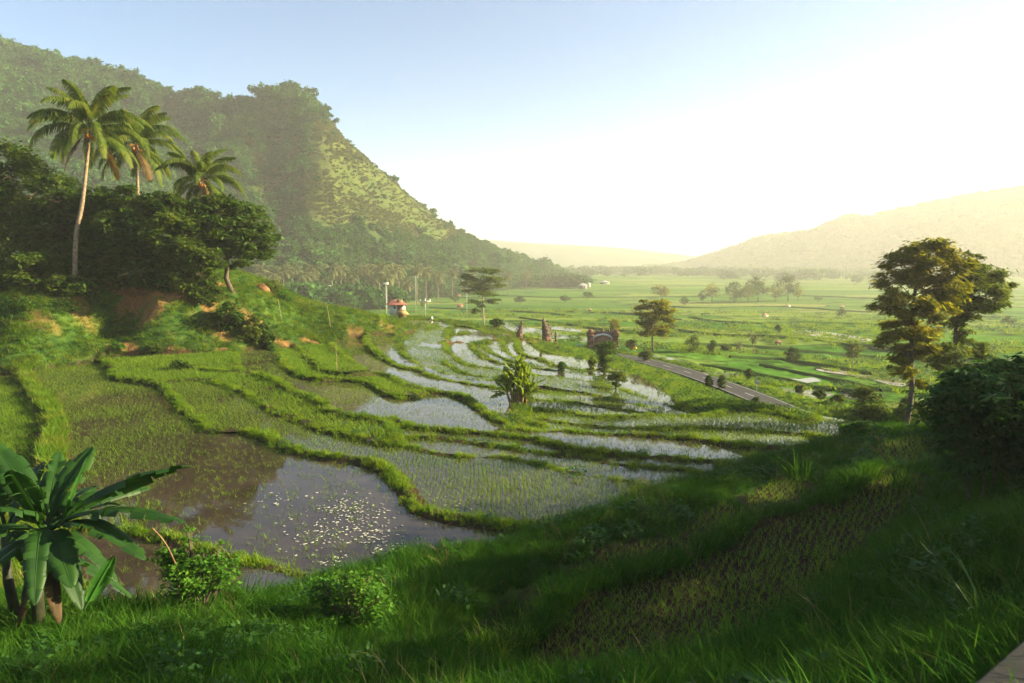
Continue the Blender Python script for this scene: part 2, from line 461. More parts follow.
for n, (a, b, wl, dens, kind) in enumerate(PAD):
    p = march(a, b)
    if p is None: print('no hit', a, b); continue
    i = int((p[0]-X0)/RES); j = int((p[1]-Y0)/RES)
    if barrier[j, i]:
        ok = False
        for r in range(1, 8):
            for dj in range(-r, r+1):
                for di in range(-r, r+1):
                    if 0 <= j+dj < NY and 0 <= i+di < NX and not barrier[j+dj, i+di]: ok = True; break
                if ok: break
            if ok: break
        if not ok: print('seed in bund', a, b); continue
        i += di; j += dj
    if LAB[j, i]: continue
    lab = len(FIELDS)+1
    dq = deque([(j, i)]); LAB[j, i] = lab; cells = [(j, i)]; leak = False
    while dq:
        v, u = dq.popleft()
        for vv, uu in ((v+1, u), (v-1, u), (v, u+1), (v, u-1)):
            if 0 <= vv < NY and 0 <= uu < NX:
                if not barrier[vv, uu] and not LAB[vv, uu]:
                    LAB[vv, uu] = lab; cells.append((vv, uu)); dq.append((vv, uu))
            else: leak = True
    c = np.array(cells)
    if len(c)*RES*RES > 1500 or leak:
        print('LEAK', a, b, len(c)*RES*RES); LAB[c[:, 0], c[:, 1]] = 0; continue
    zz = B[c[:, 0], c[:, 1]]
    med = float(np.median(zz))
    xc, yc = gx[c[:, 1]], gy[c[:, 0]]
    if kind in ('pond', 'm') or len(c) < 60:
        pl = (0.0, 0.0, med)
    else:   # fields are a touch out of level, as the lie of the slope has it
        A_ = np.c_[xc, yc, np.ones(len(c))]
        w_ = np.abs(zz-med) < 1.6
        pl = np.linalg.lstsq(A_[w_], zz[w_], rcond=None)[0]
        g_ = min(.9, .085/(math.hypot(pl[0], pl[1])+1e-6)); pl = (float(pl[0])*g_, float(pl[1])*g_, 0.0); pl = (pl[0], pl[1], med-float(np.median(pl[0]*xc+pl[1]*yc)))
    lz = pl[0]*xc+pl[1]*yc+pl[2]
    up = .6
    bad = np.abs(zz-lz) > up
    LAB[c[bad, 0], c[bad, 1]] = -1; c = c[~bad]; zz = zz[~bad]
    FIELDS.append(dict(lab=lab, cells=c, pl=pl, lev=med, wl=wl, dens=dens, kind=kind, px=(a, b), area=len(c)*RES*RES))
    print((a, b), 'slope', round(pl[0], 3), round(pl[1], 3), 'kept', round(float((~bad).mean()), 2))
    if zz.max()-zz.min() > 1.5: print('uneven', a, b, round(float(zz.min()), 2), round(float(zz.max()), 2), len(c))
print('fields', len(FIELDS), [(f['px'], round(f['area'])) for f in FIELDS])

# ---------------------------------------------------------------- final heights
H = B.copy()
LAB[LAB < 0] = 0
fixed = LAB > 0
for f in FIELDS:
    H[f['cells'][:, 0], f['cells'][:, 1]] = f['pl'][0]*gx[f['cells'][:, 1]]+f['pl'][1]*gy[f['cells'][:, 0]]+f['pl'][2]
def flev(f, x, y): return f['pl'][0]*x+f['pl'][1]*y+f['pl'][2]
# cells within reach of a field's edge
bdist = np.full(fixed.shape, 9.0); cur = fixed.copy()
for it in range(6):
    P_ = np.pad(cur, 1); nx_ = P_[1:-1, 1:-1] | P_[:-2, 1:-1] | P_[2:, 1:-1] | P_[1:-1, :-2] | P_[1:-1, 2:]
    bdist[nx_ & ~cur] = (it+1)*RES; cur = nx_
band = ((DB < 1.1) | (bdist < 1.2)) & ~fixed
nofield = ~fixed & ~band
for it in range(14):
    Hp = np.pad(H, 1, mode='edge')
    av = (Hp[:-2, 1:-1]+Hp[2:, 1:-1]+Hp[1:-1, :-2]+Hp[1:-1, 2:])/4
    H = np.where(band, av, H)
H = np.where(HB > 0, H + HB*np.where(GY > 60, .95, np.where(GY > 34, .62, .8))*np.exp(-(DB/BW)**2.6)*(0.5+0.5*vnoise(GX*.8, GY*.8, 5)), H)
free = ~fixed & (DR > ROAD_W+0.6)
H = H + np.where(free, (fbm(GX*.55, GY*.55, 3)-.5)*.45*smooth(.5, 2.5, DB) + (fbm(GX*2.1, GY*2.1, 9)-.5)*.16, 0)*wv
# terrace-like lips on the left bank
mud_amp = np.zeros_like(H)
H = H + np.where(fixed, (fbm(GX*1.3, GY*1.3, 21)-.52)*.05, 0)

def hz(x, y):
    return bil(H, X0, Y0, RES, x, y)
def ground(px, py):
    p = march(px, py, H)
    return p
def all_z(x, y):
    inside = (x > X0) & (x < X1) & (y > Y0) & (y < Y1)
    return np.where(inside, hz(x, y), valley(x, y))
# ================================================================ CAMERA, LIGHT, SKY, HAZE
cam_d = bpy.data.cameras.new('camera'); cam_d.sensor_width = 36; cam_d.lens = 24
cam_d.clip_start = 0.1; cam_d.clip_end = 20000
cam = bpy.data.objects.new('camera', cam_d); COL.objects.link(cam)
cam.location = (0, 0, 0); cam.rotation_euler = (math.pi/2 - TH, 0, 0)
scene.camera = cam

SUN_AZ = math.radians(86)      # right of the view axis
SUN_EL = math.radians(20)
world = bpy.data.worlds.new('World'); scene.world = world; world.use_nodes = True
wn = world.node_tree
for n in list(wn.nodes): wn.nodes.remove(n)
sky = wn.nodes.new('ShaderNodeTexSky'); sky.sky_type = 'NISHITA'; sky.sun_disc = False
sky.sun_elevation = SUN_EL; sky.sun_rotation = SUN_AZ
sky.altitude = 200; sky.air_density = 1.0; sky.dust_density = 0.25; sky.ozone_density = 3.0
bg = wn.nodes.new('ShaderNodeBackground'); bg.inputs['Strength'].default_value = 0.05
wo = wn.nodes.new('ShaderNodeOutputWorld')
wn.links.new(sky.outputs[0], bg.inputs['Color']); wn.links.new(bg.outputs[0], wo.inputs['Surface'])

sun_d = bpy.data.lights.new('sun', 'SUN'); sun_d.energy = 5.0; sun_d.angle = math.radians(0.6); sun_d.color = (1.0, 0.85, 0.52)
sun = bpy.data.objects.new('sun', sun_d); COL.objects.link(sun)
from mathutils import Vector
sdir = Vector((math.sin(SUN_AZ)*math.cos(SUN_EL), math.cos(SUN_AZ)*math.cos(SUN_EL), math.sin(SUN_EL)))
sun.rotation_euler = sdir.to_track_quat('Z', 'Y').to_euler()

scene.view_settings.view_transform = 'Standard'; scene.view_settings.look = 'None'
scene.view_settings.gamma = 1.0; scene.view_settings.use_curve_mapping = False
scene.view_settings.exposure = 2.22
cy = scene.cycles
cy.use_denoising = True
try:
    cy.denoiser = 'OPENIMAGEDENOISE'; cy.denoising_input_passes = 'RGB_ALBEDO_NORMAL'
except Exception: pass
cy.max_bounces = 6; cy.diffuse_bounces = 2; cy.glossy_bounces = 2; cy.transmission_bounces = 2; cy.volume_bounces = 1; cy.transparent_max_bounces = 4
cy.caustics_reflective = False; cy.caustics_refractive = False
cy.use_light_tree = False

hz_m, nt, N, L = new_mat('morning_haze')
pv = node(nt, 'ShaderNodeVolumePrincipled')
pv.inputs['Color'].default_value = (1.0, 0.97, 0.92, 1)
HAZE_D = 0.00035
pv.inputs['Density'].default_value = HAZE_D
pv.inputs['Anisotropy'].default_value = 0.3
out = node(nt, 'ShaderNodeOutputMaterial'); L.new(pv.outputs[0], out.inputs['Volume'])
m = MB(); m.box((0, 1000, 77.5), (3400, 2900, 215))
haze = m.build('haze', hz_m); haze['kind'] = 'stuff'

# ================================================================ GROUND MATERIAL
gm, nt, N, L = new_mat('terrace_ground')
tc = node(nt, 'ShaderNodeTexCoord')
def noise(scale, detail=4, rough=0.55):
    n = node(nt, 'ShaderNodeTexNoise'); n.inputs['Scale'].default_value = scale; n.inputs['Detail'].default_value = detail
    n.inputs['Roughness'].default_value = rough
    L.new(tc.outputs['Object'], n.inputs['Vector']); return n
def attr(nm):
    a = node(nt, 'ShaderNodeAttribute'); a.attribute_name = nm; return a.outputs['Fac']
def mixc(f, a, b):
    x = node(nt, 'ShaderNodeMixRGB')
    if isinstance(f, float): x.inputs['Fac'].default_value = f
    else: L.new(f, x.inputs['Fac'])
    for s, v in (('Color1', a), ('Color2', b)):
        if isinstance(v, tuple): x.inputs[s].default_value = (*v, 1)
        else: L.new(v, x.inputs[s])
    return x.outputs['Color']
n1 = noise(1.1, 6); n2 = noise(7, 5); n3 = noise(0.15, 3)
rg = ramp(nt, [(.30, (.018, .040, .008)), (.52, (.040, .085, .014)), (.72, (.085, .11, .022))]); L.new(n1.outputs['Fac'], rg.inputs['Fac'])
rs = ramp(nt, [(.3, (.10, .045, .018)), (.5, (.25, .12, .048)), (.75, (.38, .22, .10))]); L.new(n2.outputs['Fac'], rs.inputs['Fac'])
rm = ramp(nt, [(.3, (.022, .014, .009)), (.6, (.050, .032, .020)), (.8, (.075, .05, .032))]); L.new(n2.outputs['Fac'], rm.inputs['Fac'])
c = mixc(attr('dirt'), rg.outputs['Color'], rs.outputs['Color'])
c = mixc(attr('mud'), c, rm.outputs['Color'])
p = node(nt, 'ShaderNodeBsdfPrincipled'); L.new(c, p.inputs['Base Color'])
p.inputs['Roughness'].default_value = 1; p.inputs['Specular IOR Level'].default_value = 0.02
b = node(nt, 'ShaderNodeBump'); b.inputs['Strength'].default_value = .7; b.inputs['Distance'].default_value = .12
L.new(n2.outputs['Fac'], b.inputs['Height']); L.new(b.outputs['Normal'], p.inputs['Normal'])
out = node(nt, 'ShaderNodeOutputMaterial'); L.new(p.outputs[0], out.inputs['Surface'])

# bare-earth patches: where the photograph shows orange soil
DIRT = np.zeros((NY, NX))
def dirt_blob(px, py, rx, ry, amt=1.0):
    """patch given by its centre and radii in metres along x and along y"""
    q = ground(px, py)
    if q is None: return
    global DIRT
    r2 = ((GX-q[0])/rx)**2 + ((GY-q[1])/ry)**2
    DIRT = np.maximum(DIRT, amt*(1-smooth(.45, 1.0, np.sqrt(r2) + (fbm(GX*.9, GY*.9, 31)-.5)*.9)))
for a in [(140,294,3.4,2.2),(165,289,3.4,2.0),(190,286,3.0,2.0),(215,285,2.6,1.8),(120,288,2.0,1.4,.8),(150,310,1.6,1.3,.8),(206,305,.9,.9,.7),(245,322,2.0,1.1,.7),(262,330,1.8,1.0,.6),
          (265,290,1.6,1.4,.8),(122,349,1.5,.9),(130,372,2.2,1.0),(178,354,1.6,.7,.8),(222,334,1.8,1.0,.7),(225,352,1.2,.8,.6),(70,300,2.5,1.5,.5),(40,320,2,1.2,.4),
          (340,342,1.4,1.2,.6),(355,332,1.2,1.6,.55),(283,343,1.8,.9,.8),(312,342,1.6,.8,.8),(388,325,1.5,2.5,.5),(455,343,2.2,4,.8),(461,340,1.6,4,.7),(490,338,1.5,5,.7),
          (527,341,2.5,5,.8),(500,334,3,4,.5),(520,396,1.6,1.0,.7),(655,497,1.0,.7,.5),(60,470,.8,1.8,.6),(408,345,2.0,3,.5)]:
    dirt_blob(*a)
H = H + np.clip(DIRT, 0, 1)*(~fixed)*((fbm(GX*2.6, GY*2.6, 33, 2)-.5)*.55 + (vnoise(GX*.7, GY*1.4, 35)-.5)*.35)
MUD = fixed.astype(float)
MUD = np.maximum(MUD, np.where((HB > .09) & (DB < 1.0) & (GY < 75), smooth(.75, 1.15, DB/np.maximum(BW, .1))*(1-smooth(1.5, 2.2, DB/np.maximum(BW, .1)))*.9, 0))
# the wet foot of each bund
Mp = MUD.copy()
for it in range(2):
    P_ = np.pad(Mp, 1, mode='edge'); Mp = np.maximum(Mp, .8*np.maximum.reduce([P_[:-2, 1:-1], P_[2:, 1:-1], P_[1:-1, :-2], P_[1:-1, 2:]]))
MUD = Mp

def grid_faces(ny, nx, keep=None):
    j, i = np.meshgrid(np.arange(ny-1), np.arange(nx-1), indexing='ij')
    a = j*nx+i
    Q = np.stack([a, a+1, a+nx+1, a+nx], -1)
    return Q[keep] if keep is not None else Q.reshape(-1, 4)
def set_attr(me, nm, v):
    a = me.attributes.new(nm, 'FLOAT', 'POINT'); a.data.foreach_set('value', np.ascontiguousarray(v, dtype=np.float32).ravel())

# ---------------------------------------------------------------- far valley floor: one sheet to the horizon
vm, nt, N, L = new_mat('valley_fields')
tc = node(nt, 'ShaderNodeTexCoord')
mp = node(nt, 'ShaderNodeMapping'); mp.inputs['Rotation'].default_value = (0, 0, math.radians(-14)); mp.inputs['Scale'].default_value = (.012, .045, 1)
L.new(tc.outputs['Object'], mp.inputs['Vector'])
dn = node(nt, 'ShaderNodeTexNoise'); dn.inputs['Scale'].default_value = .02; dn.inputs['Detail'].default_value = 3; L.new(tc.outputs['Object'], dn.inputs['Vector'])
va = node(nt, 'ShaderNodeVectorMath', operation='MULTIPLY_ADD'); va.inputs[1].default_value = (1.2, 1.2, 0)
L.new(dn.outputs['Color'], va.inputs[0]); L.new(mp.outputs[0], va.inputs[2])
vo = node(nt, 'ShaderNodeTexVoronoi'); vo.inputs['Scale'].default_value = 1.0; L.new(va.outputs[0], vo.inputs['Vector'])
ve = node(nt, 'ShaderNodeTexVoronoi'); ve.feature = 'DISTANCE_TO_EDGE'; ve.inputs['Scale'].default_value = 1.0; L.new(va.outputs[0], ve.inputs['Vector'])
sx = node(nt, 'ShaderNodeSeparateColor'); L.new(vo.outputs['Color'], sx.inputs[0])
rf = ramp(nt, [(0, (.045, .12, .018)), (.3, (.085, .18, .024)), (.55, (.055, .135, .022)), (.75, (.13, .20, .036)), (1, (.19, .21, .06))]); L.new(sx.outputs[0], rf.inputs['Fac'])
nv = node(nt, 'ShaderNodeTexNoise'); nv.inputs['Scale'].default_value = .35; nv.inputs['Detail'].default_value = 6; L.new(tc.outputs['Object'], nv.inputs['Vector'])
rn = ramp(nt, [(.25, (.62, .62, .62)), (.75, (1.25, 1.25, 1.2))]); L.new(nv.outputs['Fac'], rn.inputs['Fac'])
mu = node(nt, 'ShaderNodeMixRGB', blend_type='MULTIPLY'); mu.inputs['Fac'].default_value = 1; L.new(rf.outputs['Color'], mu.inputs['Color1']); L.new(rn.outputs['Color'], mu.inputs['Color2'])
re = ramp(nt, [(.0, (1, 1, 1)), (.045, (0, 0, 0))]); L.new(ve.outputs['Distance'], re.inputs['Fac'])
mx = node(nt, 'ShaderNodeMixRGB'); L.new(re.outputs['Color'], mx.inputs['Fac']); L.new(mu.outputs['Color'], mx.inputs['Color1']); mx.inputs['Color2'].default_value = (.030, .055, .016, 1)
p = node(nt, 'ShaderNodeBsdfPrincipled'); p.inputs['Roughness'].default_value = 1; p.inputs['Specular IOR Level'].default_value = 0
L.new(mx.outputs['Color'], p.inputs['Base Color'])
out = node(nt, 'ShaderNodeOutputMaterial'); L.new(p.outputs[0], out.inputs['Surface'])
# polar sheet, finer near
rr = np.r_[0.0, 40*(60.0)**np.linspace(0, 1, 110), 6000, 16000]
aa = np.linspace(0, 2*math.pi, 241)
RR, AA = np.meshgrid(rr, aa, indexing='ij')
vx, vy = RR*np.sin(AA), RR*np.cos(AA)
ed = np.minimum(np.minimum(vx-X0, X1-vx), np.minimum(vy-Y0, Y1-vy))
vz = valley(vx, vy) - 3.0*smooth(0.0, 12, ed) - np.where((vy < Y0) & (np.abs(vx) < 90), 0, 0)
vz = vz - np.where(RR > 2500, 6, 0)
vme = np_mesh('valley_ground', np.c_[vx.ravel(), vy.ravel(), vz.ravel()], grid_faces(len(rr), len(aa)), True, [vm])
vg = obj('valley_ground', vme); tag(vg, kind='structure')

me = np_mesh('terraced_ground', np.c_[GX.ravel(), GY.ravel(), H.ravel()], grid_faces(NY, NX), True, [gm])
me.materials.append(vm)
xroad = np.interp(GY, RDs[::-1, 1], RDs[::-1, 0])
BEYOND = ((GX > xroad+ROAD_W+3.5+2.5*(fbm(GX*.2, GY*.2, 81)-.5)) & (GY > 30)) | ((GY > 116+8*(fbm(GX*.1, GY*.1, 82)-.5)) & (GX > -18))
bf = BEYOND[:-1, :-1].ravel().astype(np.int32)
me.polygons.foreach_set('material_index', bf)
set_attr(me, 'dirt', DIRT); set_attr(me, 'mud', MUD)
tg = obj('terraced_ground', me); tag(tg, kind='structure')

# slope the eye stands on continues behind the camera
bx, by = np.meshgrid(np.linspace(-60, 70, 53), np.linspace(-60, Y0+.3, 25))
bzv = np.where(by > Y0-1.0, hz(bx, np.full_like(by, Y0))-.03, 0)
bzv = hz(bx, np.full_like(by, Y0)) - .03 + smooth(0, 25, Y0-by)*(-1.5-hz(bx, np.full_like(by, Y0)))
me = np_mesh('hillside', np.c_[bx.ravel(), by.ravel(), bzv.ravel()], grid_faces(25, 53), True, [gm])
set_attr(me, 'dirt', np.zeros(bx.size)); set_attr(me, 'mud', np.zeros(bx.size))
tag(obj('hillside', me), kind='structure')

# ---------------------------------------------------------------- water in the fields
def water_mat(name, mud, rough=.03, bump=.04, scale=3.0):
    m, nt, N, L = new_mat(name)
    tc = node(nt, 'ShaderNodeTexCoord')
    n = node(nt, 'ShaderNodeTexNoise'); n.inputs['Scale'].default_value = scale; n.inputs['Detail'].default_value = 3
    L.new(tc.outputs['Object'], n.inputs['Vector'])
    n2 = node(nt, 'ShaderNodeTexNoise'); n2.inputs['Scale'].default_value = .5; n2.inputs['Detail'].default_value = 5
    L.new(tc.outputs['Object'], n2.inputs['Vector'])
    r = ramp(nt, [(.3, tuple(v*.6 for v in mud)), (.7, tuple(v*1.35 for v in mud))]); L.new(n2.outputs['Fac'], r.inputs['Fac'])
    p = node(nt, 'ShaderNodeBsdfPrincipled'); p.inputs['Roughness'].default_value = rough; p.inputs['IOR'].default_value = 1.333
    p.inputs['Specular IOR Level'].default_value = .5
    L.new(r.outputs['Color'], p.inputs['Base Color'])
    b = node(nt, 'ShaderNodeBump'); b.inputs['Strength'].default_value = bump; b.inputs['Distance'].default_value = .03
    L.new(n.outputs['Fac'], b.inputs['Height']); L.new(b.outputs['Normal'], p.inputs['Normal'])
    out = node(nt, 'ShaderNodeOutputMaterial'); L.new(p.outputs[0], out.inputs['Surface'])
    return m
W_MUD = water_mat('muddy_water', (.040, .030, .022))
for f in FIELDS:
    if f['kind'] == 'm':      # drained, bare mud
        f['wz'] = f['lev']; continue
    c = f['cells']
    j0, i0 = c.min(0)-3; j1, i1 = c.max(0)+4
    j0 = max(j0, 0); i0 = max(i0, 0); j1 = min(j1, NY); i1 = min(i1, NX)
    msk = np.zeros((j1-j0, i1-i0), bool); msk[c[:, 0]-j0, c[:, 1]-i0] = True
    for it in range(2):
        P_ = np.pad(msk, 1); msk = P_[1:-1, 1:-1] | P_[:-2, 1:-1] | P_[2:, 1:-1] | P_[1:-1, :-2] | P_[1:-1, 2:]
    # never spill over a lower neighbour
    sub = LAB[j0:j1, i0:i1]; msk &= (sub == f['lab']) | (sub == 0)
    jj, ii = np.nonzero(msk)
    vid = -np.ones(((j1-j0)+1, (i1-i0)+1), int)
    q = np.stack([np.stack([jj, ii], -1), np.stack([jj, ii+1], -1), np.stack([jj+1, ii+1], -1), np.stack([jj+1, ii], -1)], 1)
    flat = q[..., 0]*(i1-i0+1)+q[..., 1]
    u, inv = np.unique(flat, return_inverse=True)
    vj, vi = u//(i1-i0+1), u % (i1-i0+1)
    f['wz'] = f['lev'] + f['wl']
    wx_, wy_ = X0+(i0+vi-.5)*RES, Y0+(j0+vj-.5)*RES
    V = np.c_[wx_, wy_, flev(f, wx_, wy_)+f['wl']]
    tag(obj('water', np_mesh('water', V, inv.reshape(-1, 4), True, [W_MUD])), kind='structure')

# ---------------------------------------------------------------- road
am, nt, N, L = new_mat('asphalt')
tc = node(nt, 'ShaderNodeTexCoord'); n = node(nt, 'ShaderNodeTexNoise'); n.inputs['Scale'].default_value = 2.2; n.inputs['Detail'].default_value = 8
L.new(tc.outputs['Object'], n.inputs['Vector'])
r = ramp(nt, [(.3, (.042, .042, .044)), (.7, (.075, .073, .072))]); L.new(n.outputs['Fac'], r.inputs['Fac'])
p = node(nt, 'ShaderNodeBsdfPrincipled'); p.inputs['Roughness'].default_value = .95; p.inputs['Specular IOR Level'].default_value = .08; L.new(r.outputs['Color'], p.inputs['Base Color'])
out = node(nt, 'ShaderNodeOutputMaterial'); L.new(p.outputs[0], out.inputs['Surface'])
white_paint = solid_mat('road_paint', (.25, .25, .24), (.6, .6, .58), 6, .7, 0)
def ribbon(P, o0, o1, dz):
    P = np.asarray(P); d = np.gradient(P[:, :2], axis=0); d /= np.linalg.norm(d, axis=1)[:, None]
    nrm = np.c_[d[:, 1], -d[:, 0]]
    A_ = np.c_[P[:, :2]+nrm*o0, P[:, 2]+dz]; B_ = np.c_[P[:, :2]+nrm*o1, P[:, 2]+dz]
    n = len(P); V = np.concatenate([A_, B_]); i = np.arange(n-1)
    return V, np.stack([i, i+n, i+n+1, i+1], -1)
V, Q = ribbon(RDs, -ROAD_W, ROAD_W, .02)
m = MB(); m.add(V, Q[:, ::-1])
tag(m.build('road', am), kind='structure')
m = MB()
k = 0
while k < len(RDs)-3:
    V, Q = ribbon(RDs[k:k+3], -.04, .04, .026); m.add(V, Q[:, ::-1]); k += 5
for s in (-1, 1):
    V, Q = ribbon(RDs, s*(ROAD_W-.16)-.025, s*(ROAD_W-.16)+.025, .026); m.add(V, Q[:, ::-1])
tag(m.build('road_marking', white_paint), kind='structure')

# ================================================================ HILLS
def hill(name, sil, foot, mat, y_ridge, y_foot, back, zf, nu=220, nv=70, rough=6.0, spur=None, seed=0, prof=1.0):
    """ridge silhouette in pixels, ridge and foot depth per pixel column"""
    sx_, sy_ = np.array(sil).T
    u = np.linspace(sx_[0], sx_[-1], nu)
    py = np.interp(u, sx_, sy_)
    yr = np.interp(u, *np.array(y_ridge).T); yf = np.interp(u, *np.array(y_foot).T)
    t = np.r_[np.linspace(0, 1, nv), 1+np.linspace(.06, 1, nv//3)]
    X = np.zeros((len(t), nu)); Y = X.copy(); Z = X.copy()
    for k in range(nu):
        d = ray(u[k], py[k]); zr = d[2]/d[1]*yr[k]; s = d[0]/d[1]
        yy = np.where(t <= 1, yf[k]+(yr[k]-yf[k])*t, yr[k]+(t-1)*back)
        zz = np.where(t <= 1, zf + (zr-zf)*np.power(np.clip(t, 0, 1), prof), zr - (zr-zf)*smooth(0, 1, t-1))
        X[:, k] = (u[k]-512)/F/CT*yy*0 + s*yy; Y[:, k] = yy; Z[:, k] = zz
    tt = t[:, None]*np.ones(nu)
    amp = np.clip(tt*4, 0, 1)*np.clip((1.0-tt)*6, 0.0, 1)
    n = (fbm(X/55, Y/55+seed, 41+seed, 4)-.5)*2
    ridges = 1-np.abs(fbm(X/85+3, Y/200, 77+seed, 3)-.5)*4
    Z = Z + amp*(n*rough + ridges*rough*.55)
    if spur: Z = Z + spur(u[None, :]*np.ones_like(X), tt, X, Y)*amp
    return u, t, X, Y, Z

def hill_mat(name, forest, grass, rock=(.16, .11, .07)):
    m, nt, N, L = new_mat(name)
    tc = node(nt, 'ShaderNodeTexCoord')
    a = node(nt, 'ShaderNodeAttribute'); a.attribute_name = 'dry'
    n1 = node(nt, 'ShaderNodeTexNoise'); n1.inputs['Scale'].default_value = .09; n1.inputs['Detail'].default_value = 9; n1.inputs['Roughness'].default_value = .65
    L.new(tc.outputs['Object'], n1.inputs['Vector'])
    r1 = ramp(nt, [(.3, forest[0]), (.7, forest[1])]); L.new(n1.outputs['Fac'], r1.inputs['Fac'])
    r2 = ramp(nt, [(.3, grass[0]), (.55, grass[1]), (.72, grass[2])]); L.new(n1.outputs['Fac'], r2.inputs['Fac'])
    mx = node(nt, 'ShaderNodeMixRGB'); L.new(a.outputs['Fac'], mx.inputs['Fac']); L.new(r1.outputs['Color'], mx.inputs['Color1']); L.new(r2.outputs['Color'], mx.inputs['Color2'])
    p = node(nt, 'ShaderNodeBsdfPrincipled'); p.inputs['Roughness'].default_value = 1; p.inputs['Specular IOR Level'].default_value = 0
    L.new(mx.outputs['Color'], p.inputs['Base Color'])
    b = node(nt, 'ShaderNodeBump'); b.inputs['Strength'].default_value = .8; b.inputs['Distance'].default_value = 2.5
    L.new(n1.outputs['Fac'], b.inputs['Height']); L.new(b.outputs['Normal'], p.inputs['Normal'])
    out = node(nt, 'ShaderNodeOutputMaterial'); L.new(p.outputs[0], out.inputs['Surface'])
    return m
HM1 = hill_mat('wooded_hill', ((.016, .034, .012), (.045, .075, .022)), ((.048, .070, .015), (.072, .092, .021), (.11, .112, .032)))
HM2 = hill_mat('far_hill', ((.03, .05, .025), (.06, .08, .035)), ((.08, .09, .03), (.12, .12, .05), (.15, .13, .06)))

sil1 = [(-420,77),(-250,37),(-120,29),(-40,37),(0,51),(30,57),(60,65),(100,77),(135,85),(170,99),(200,104),(225,107),(250,102),(270,98),(290,96),(305,99),(318,108),(330,121),(345,141),(365,161),(390,181),(420,205),(450,228),(480,244),(510,259),(540,271),(562,278)]
yr1 = [(-420,520),(0,520),(150,500),(290,470),(330,470),(400,500),(450,540),(500,620),(562,760)]
yf1 = [(-420,240),(0,250),(150,280),(290,330),(400,395),(450,450),(500,540),(562,700)]
def spur1(u, t, X, Y):
    # a rib running from under the summit down to the right of the gully
    c = 318 - 38*(1-t) + 10*np.sin(t*5)
    rib = np.exp(-((u-c-62)/55)**2)*smooth(.05, .35, t)*(1-smooth(.75, 1.0, t))*20
    gully = -np.exp(-((u-c+26)/20)**2)*smooth(.1, .4, t)*(1-smooth(.8, 1.0, t))*14
    g2 = -np.exp(-((u-(150+60*t))/22)**2)*smooth(.1, .5, t)*(1-smooth(.85, 1, t))*8
    return rib + gully + g2
u1, t1, HX1, HY1, HZ1 = hill('mountain', sil1, None, None, yr1, yf1, 260, -24.5, nu=330, nv=90, rough=5.0, spur=spur1, seed=0, prof=1.12)
PXH, PYH = project(HX1, HY1, HZ1)
nn = fbm(HX1/22, HZ1/22, 91, 4)
front = (t1[:, None] <= 1.0)
def poly_mask(px, py, poly, soft=10):
    """soft inside test for a pixel-space outline of the sunlit dry-grass face as it lies on the hill"""
    P = np.array(poly, float); ins = np.zeros(px.shape, bool); d = np.full(px.shape, 1e9)
    for k in range(len(P)):
        a, b = P[k], P[(k+1) % len(P)]
        cond = ((a[1] > py) != (b[1] > py)) & (px < (b[0]-a[0])*(py-a[1])/(b[1]-a[1]+1e-9)+a[0])
        ins ^= cond
        l2 = ((b-a)**2).sum(); tt = np.clip(((px-a[0])*(b[0]-a[0])+(py-a[1])*(b[1]-a[1]))/l2, 0, 1)
        d = np.minimum(d, np.hypot(px-a[0]-tt*(b[0]-a[0]), py-a[1]-tt*(b[1]-a[1])))
    return np.clip(.5 + np.where(ins, d, -d)/(2*soft), 0, 1)
dry = poly_mask(PXH, PYH, [(272,224),(300,180),(318,158),(312,128),(330,116),(360,150),(420,200),(470,240),(440,246),(400,236),(360,228),(320,226)], 9)  # dry grass; its yellow also stands in for sun on the spur
dry2 = poly_mask(PXH, PYH, [(250,120),(300,128),(318,165),(280,205),(255,200),(235,160)], 22)*.55
dry3 = poly_mask(PXH, PYH, [(155,104),(172,100),(185,120),(180,140),(160,130)], 5)*.8
dry = np.clip((np.maximum(np.maximum(dry, dry2), dry3)) + (nn-.5)*1.3*np.where(np.maximum(dry, dry2) > .05, 1, 0), 0, 1)*front
DRY_LIT1 = dry
me = np_mesh('mountain', np.c_[HX1.ravel(), HY1.ravel(), HZ1.ravel()], grid_faces(*HX1.shape), True, [HM1])
set_attr(me, 'dry', dry); tag(obj('mountain', me), kind='structure')

sil2 = [(640,273),(690,264),(715,256),(740,247),(760,239),(790,236),(812,233),(830,226),(850,217),(870,219),(900,211),(930,205),(955,200),(990,194),(1024,189),(1100,172),(1250,150),(1450,170)]
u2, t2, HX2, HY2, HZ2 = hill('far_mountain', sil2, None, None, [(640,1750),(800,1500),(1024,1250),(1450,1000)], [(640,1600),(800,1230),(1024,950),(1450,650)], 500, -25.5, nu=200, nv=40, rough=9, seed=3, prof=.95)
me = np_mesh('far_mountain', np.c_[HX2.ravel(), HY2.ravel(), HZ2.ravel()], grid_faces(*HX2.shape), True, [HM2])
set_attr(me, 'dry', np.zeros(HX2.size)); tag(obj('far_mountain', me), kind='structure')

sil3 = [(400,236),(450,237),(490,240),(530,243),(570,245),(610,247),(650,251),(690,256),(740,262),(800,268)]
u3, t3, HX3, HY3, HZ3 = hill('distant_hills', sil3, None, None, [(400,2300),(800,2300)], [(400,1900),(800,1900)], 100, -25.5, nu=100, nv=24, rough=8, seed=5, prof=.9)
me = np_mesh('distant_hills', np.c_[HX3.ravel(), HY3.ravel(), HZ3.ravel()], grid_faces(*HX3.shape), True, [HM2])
set_attr(me, 'dry', np.zeros(HX3.size)); tag(obj('distant_hills', me), kind='structure')
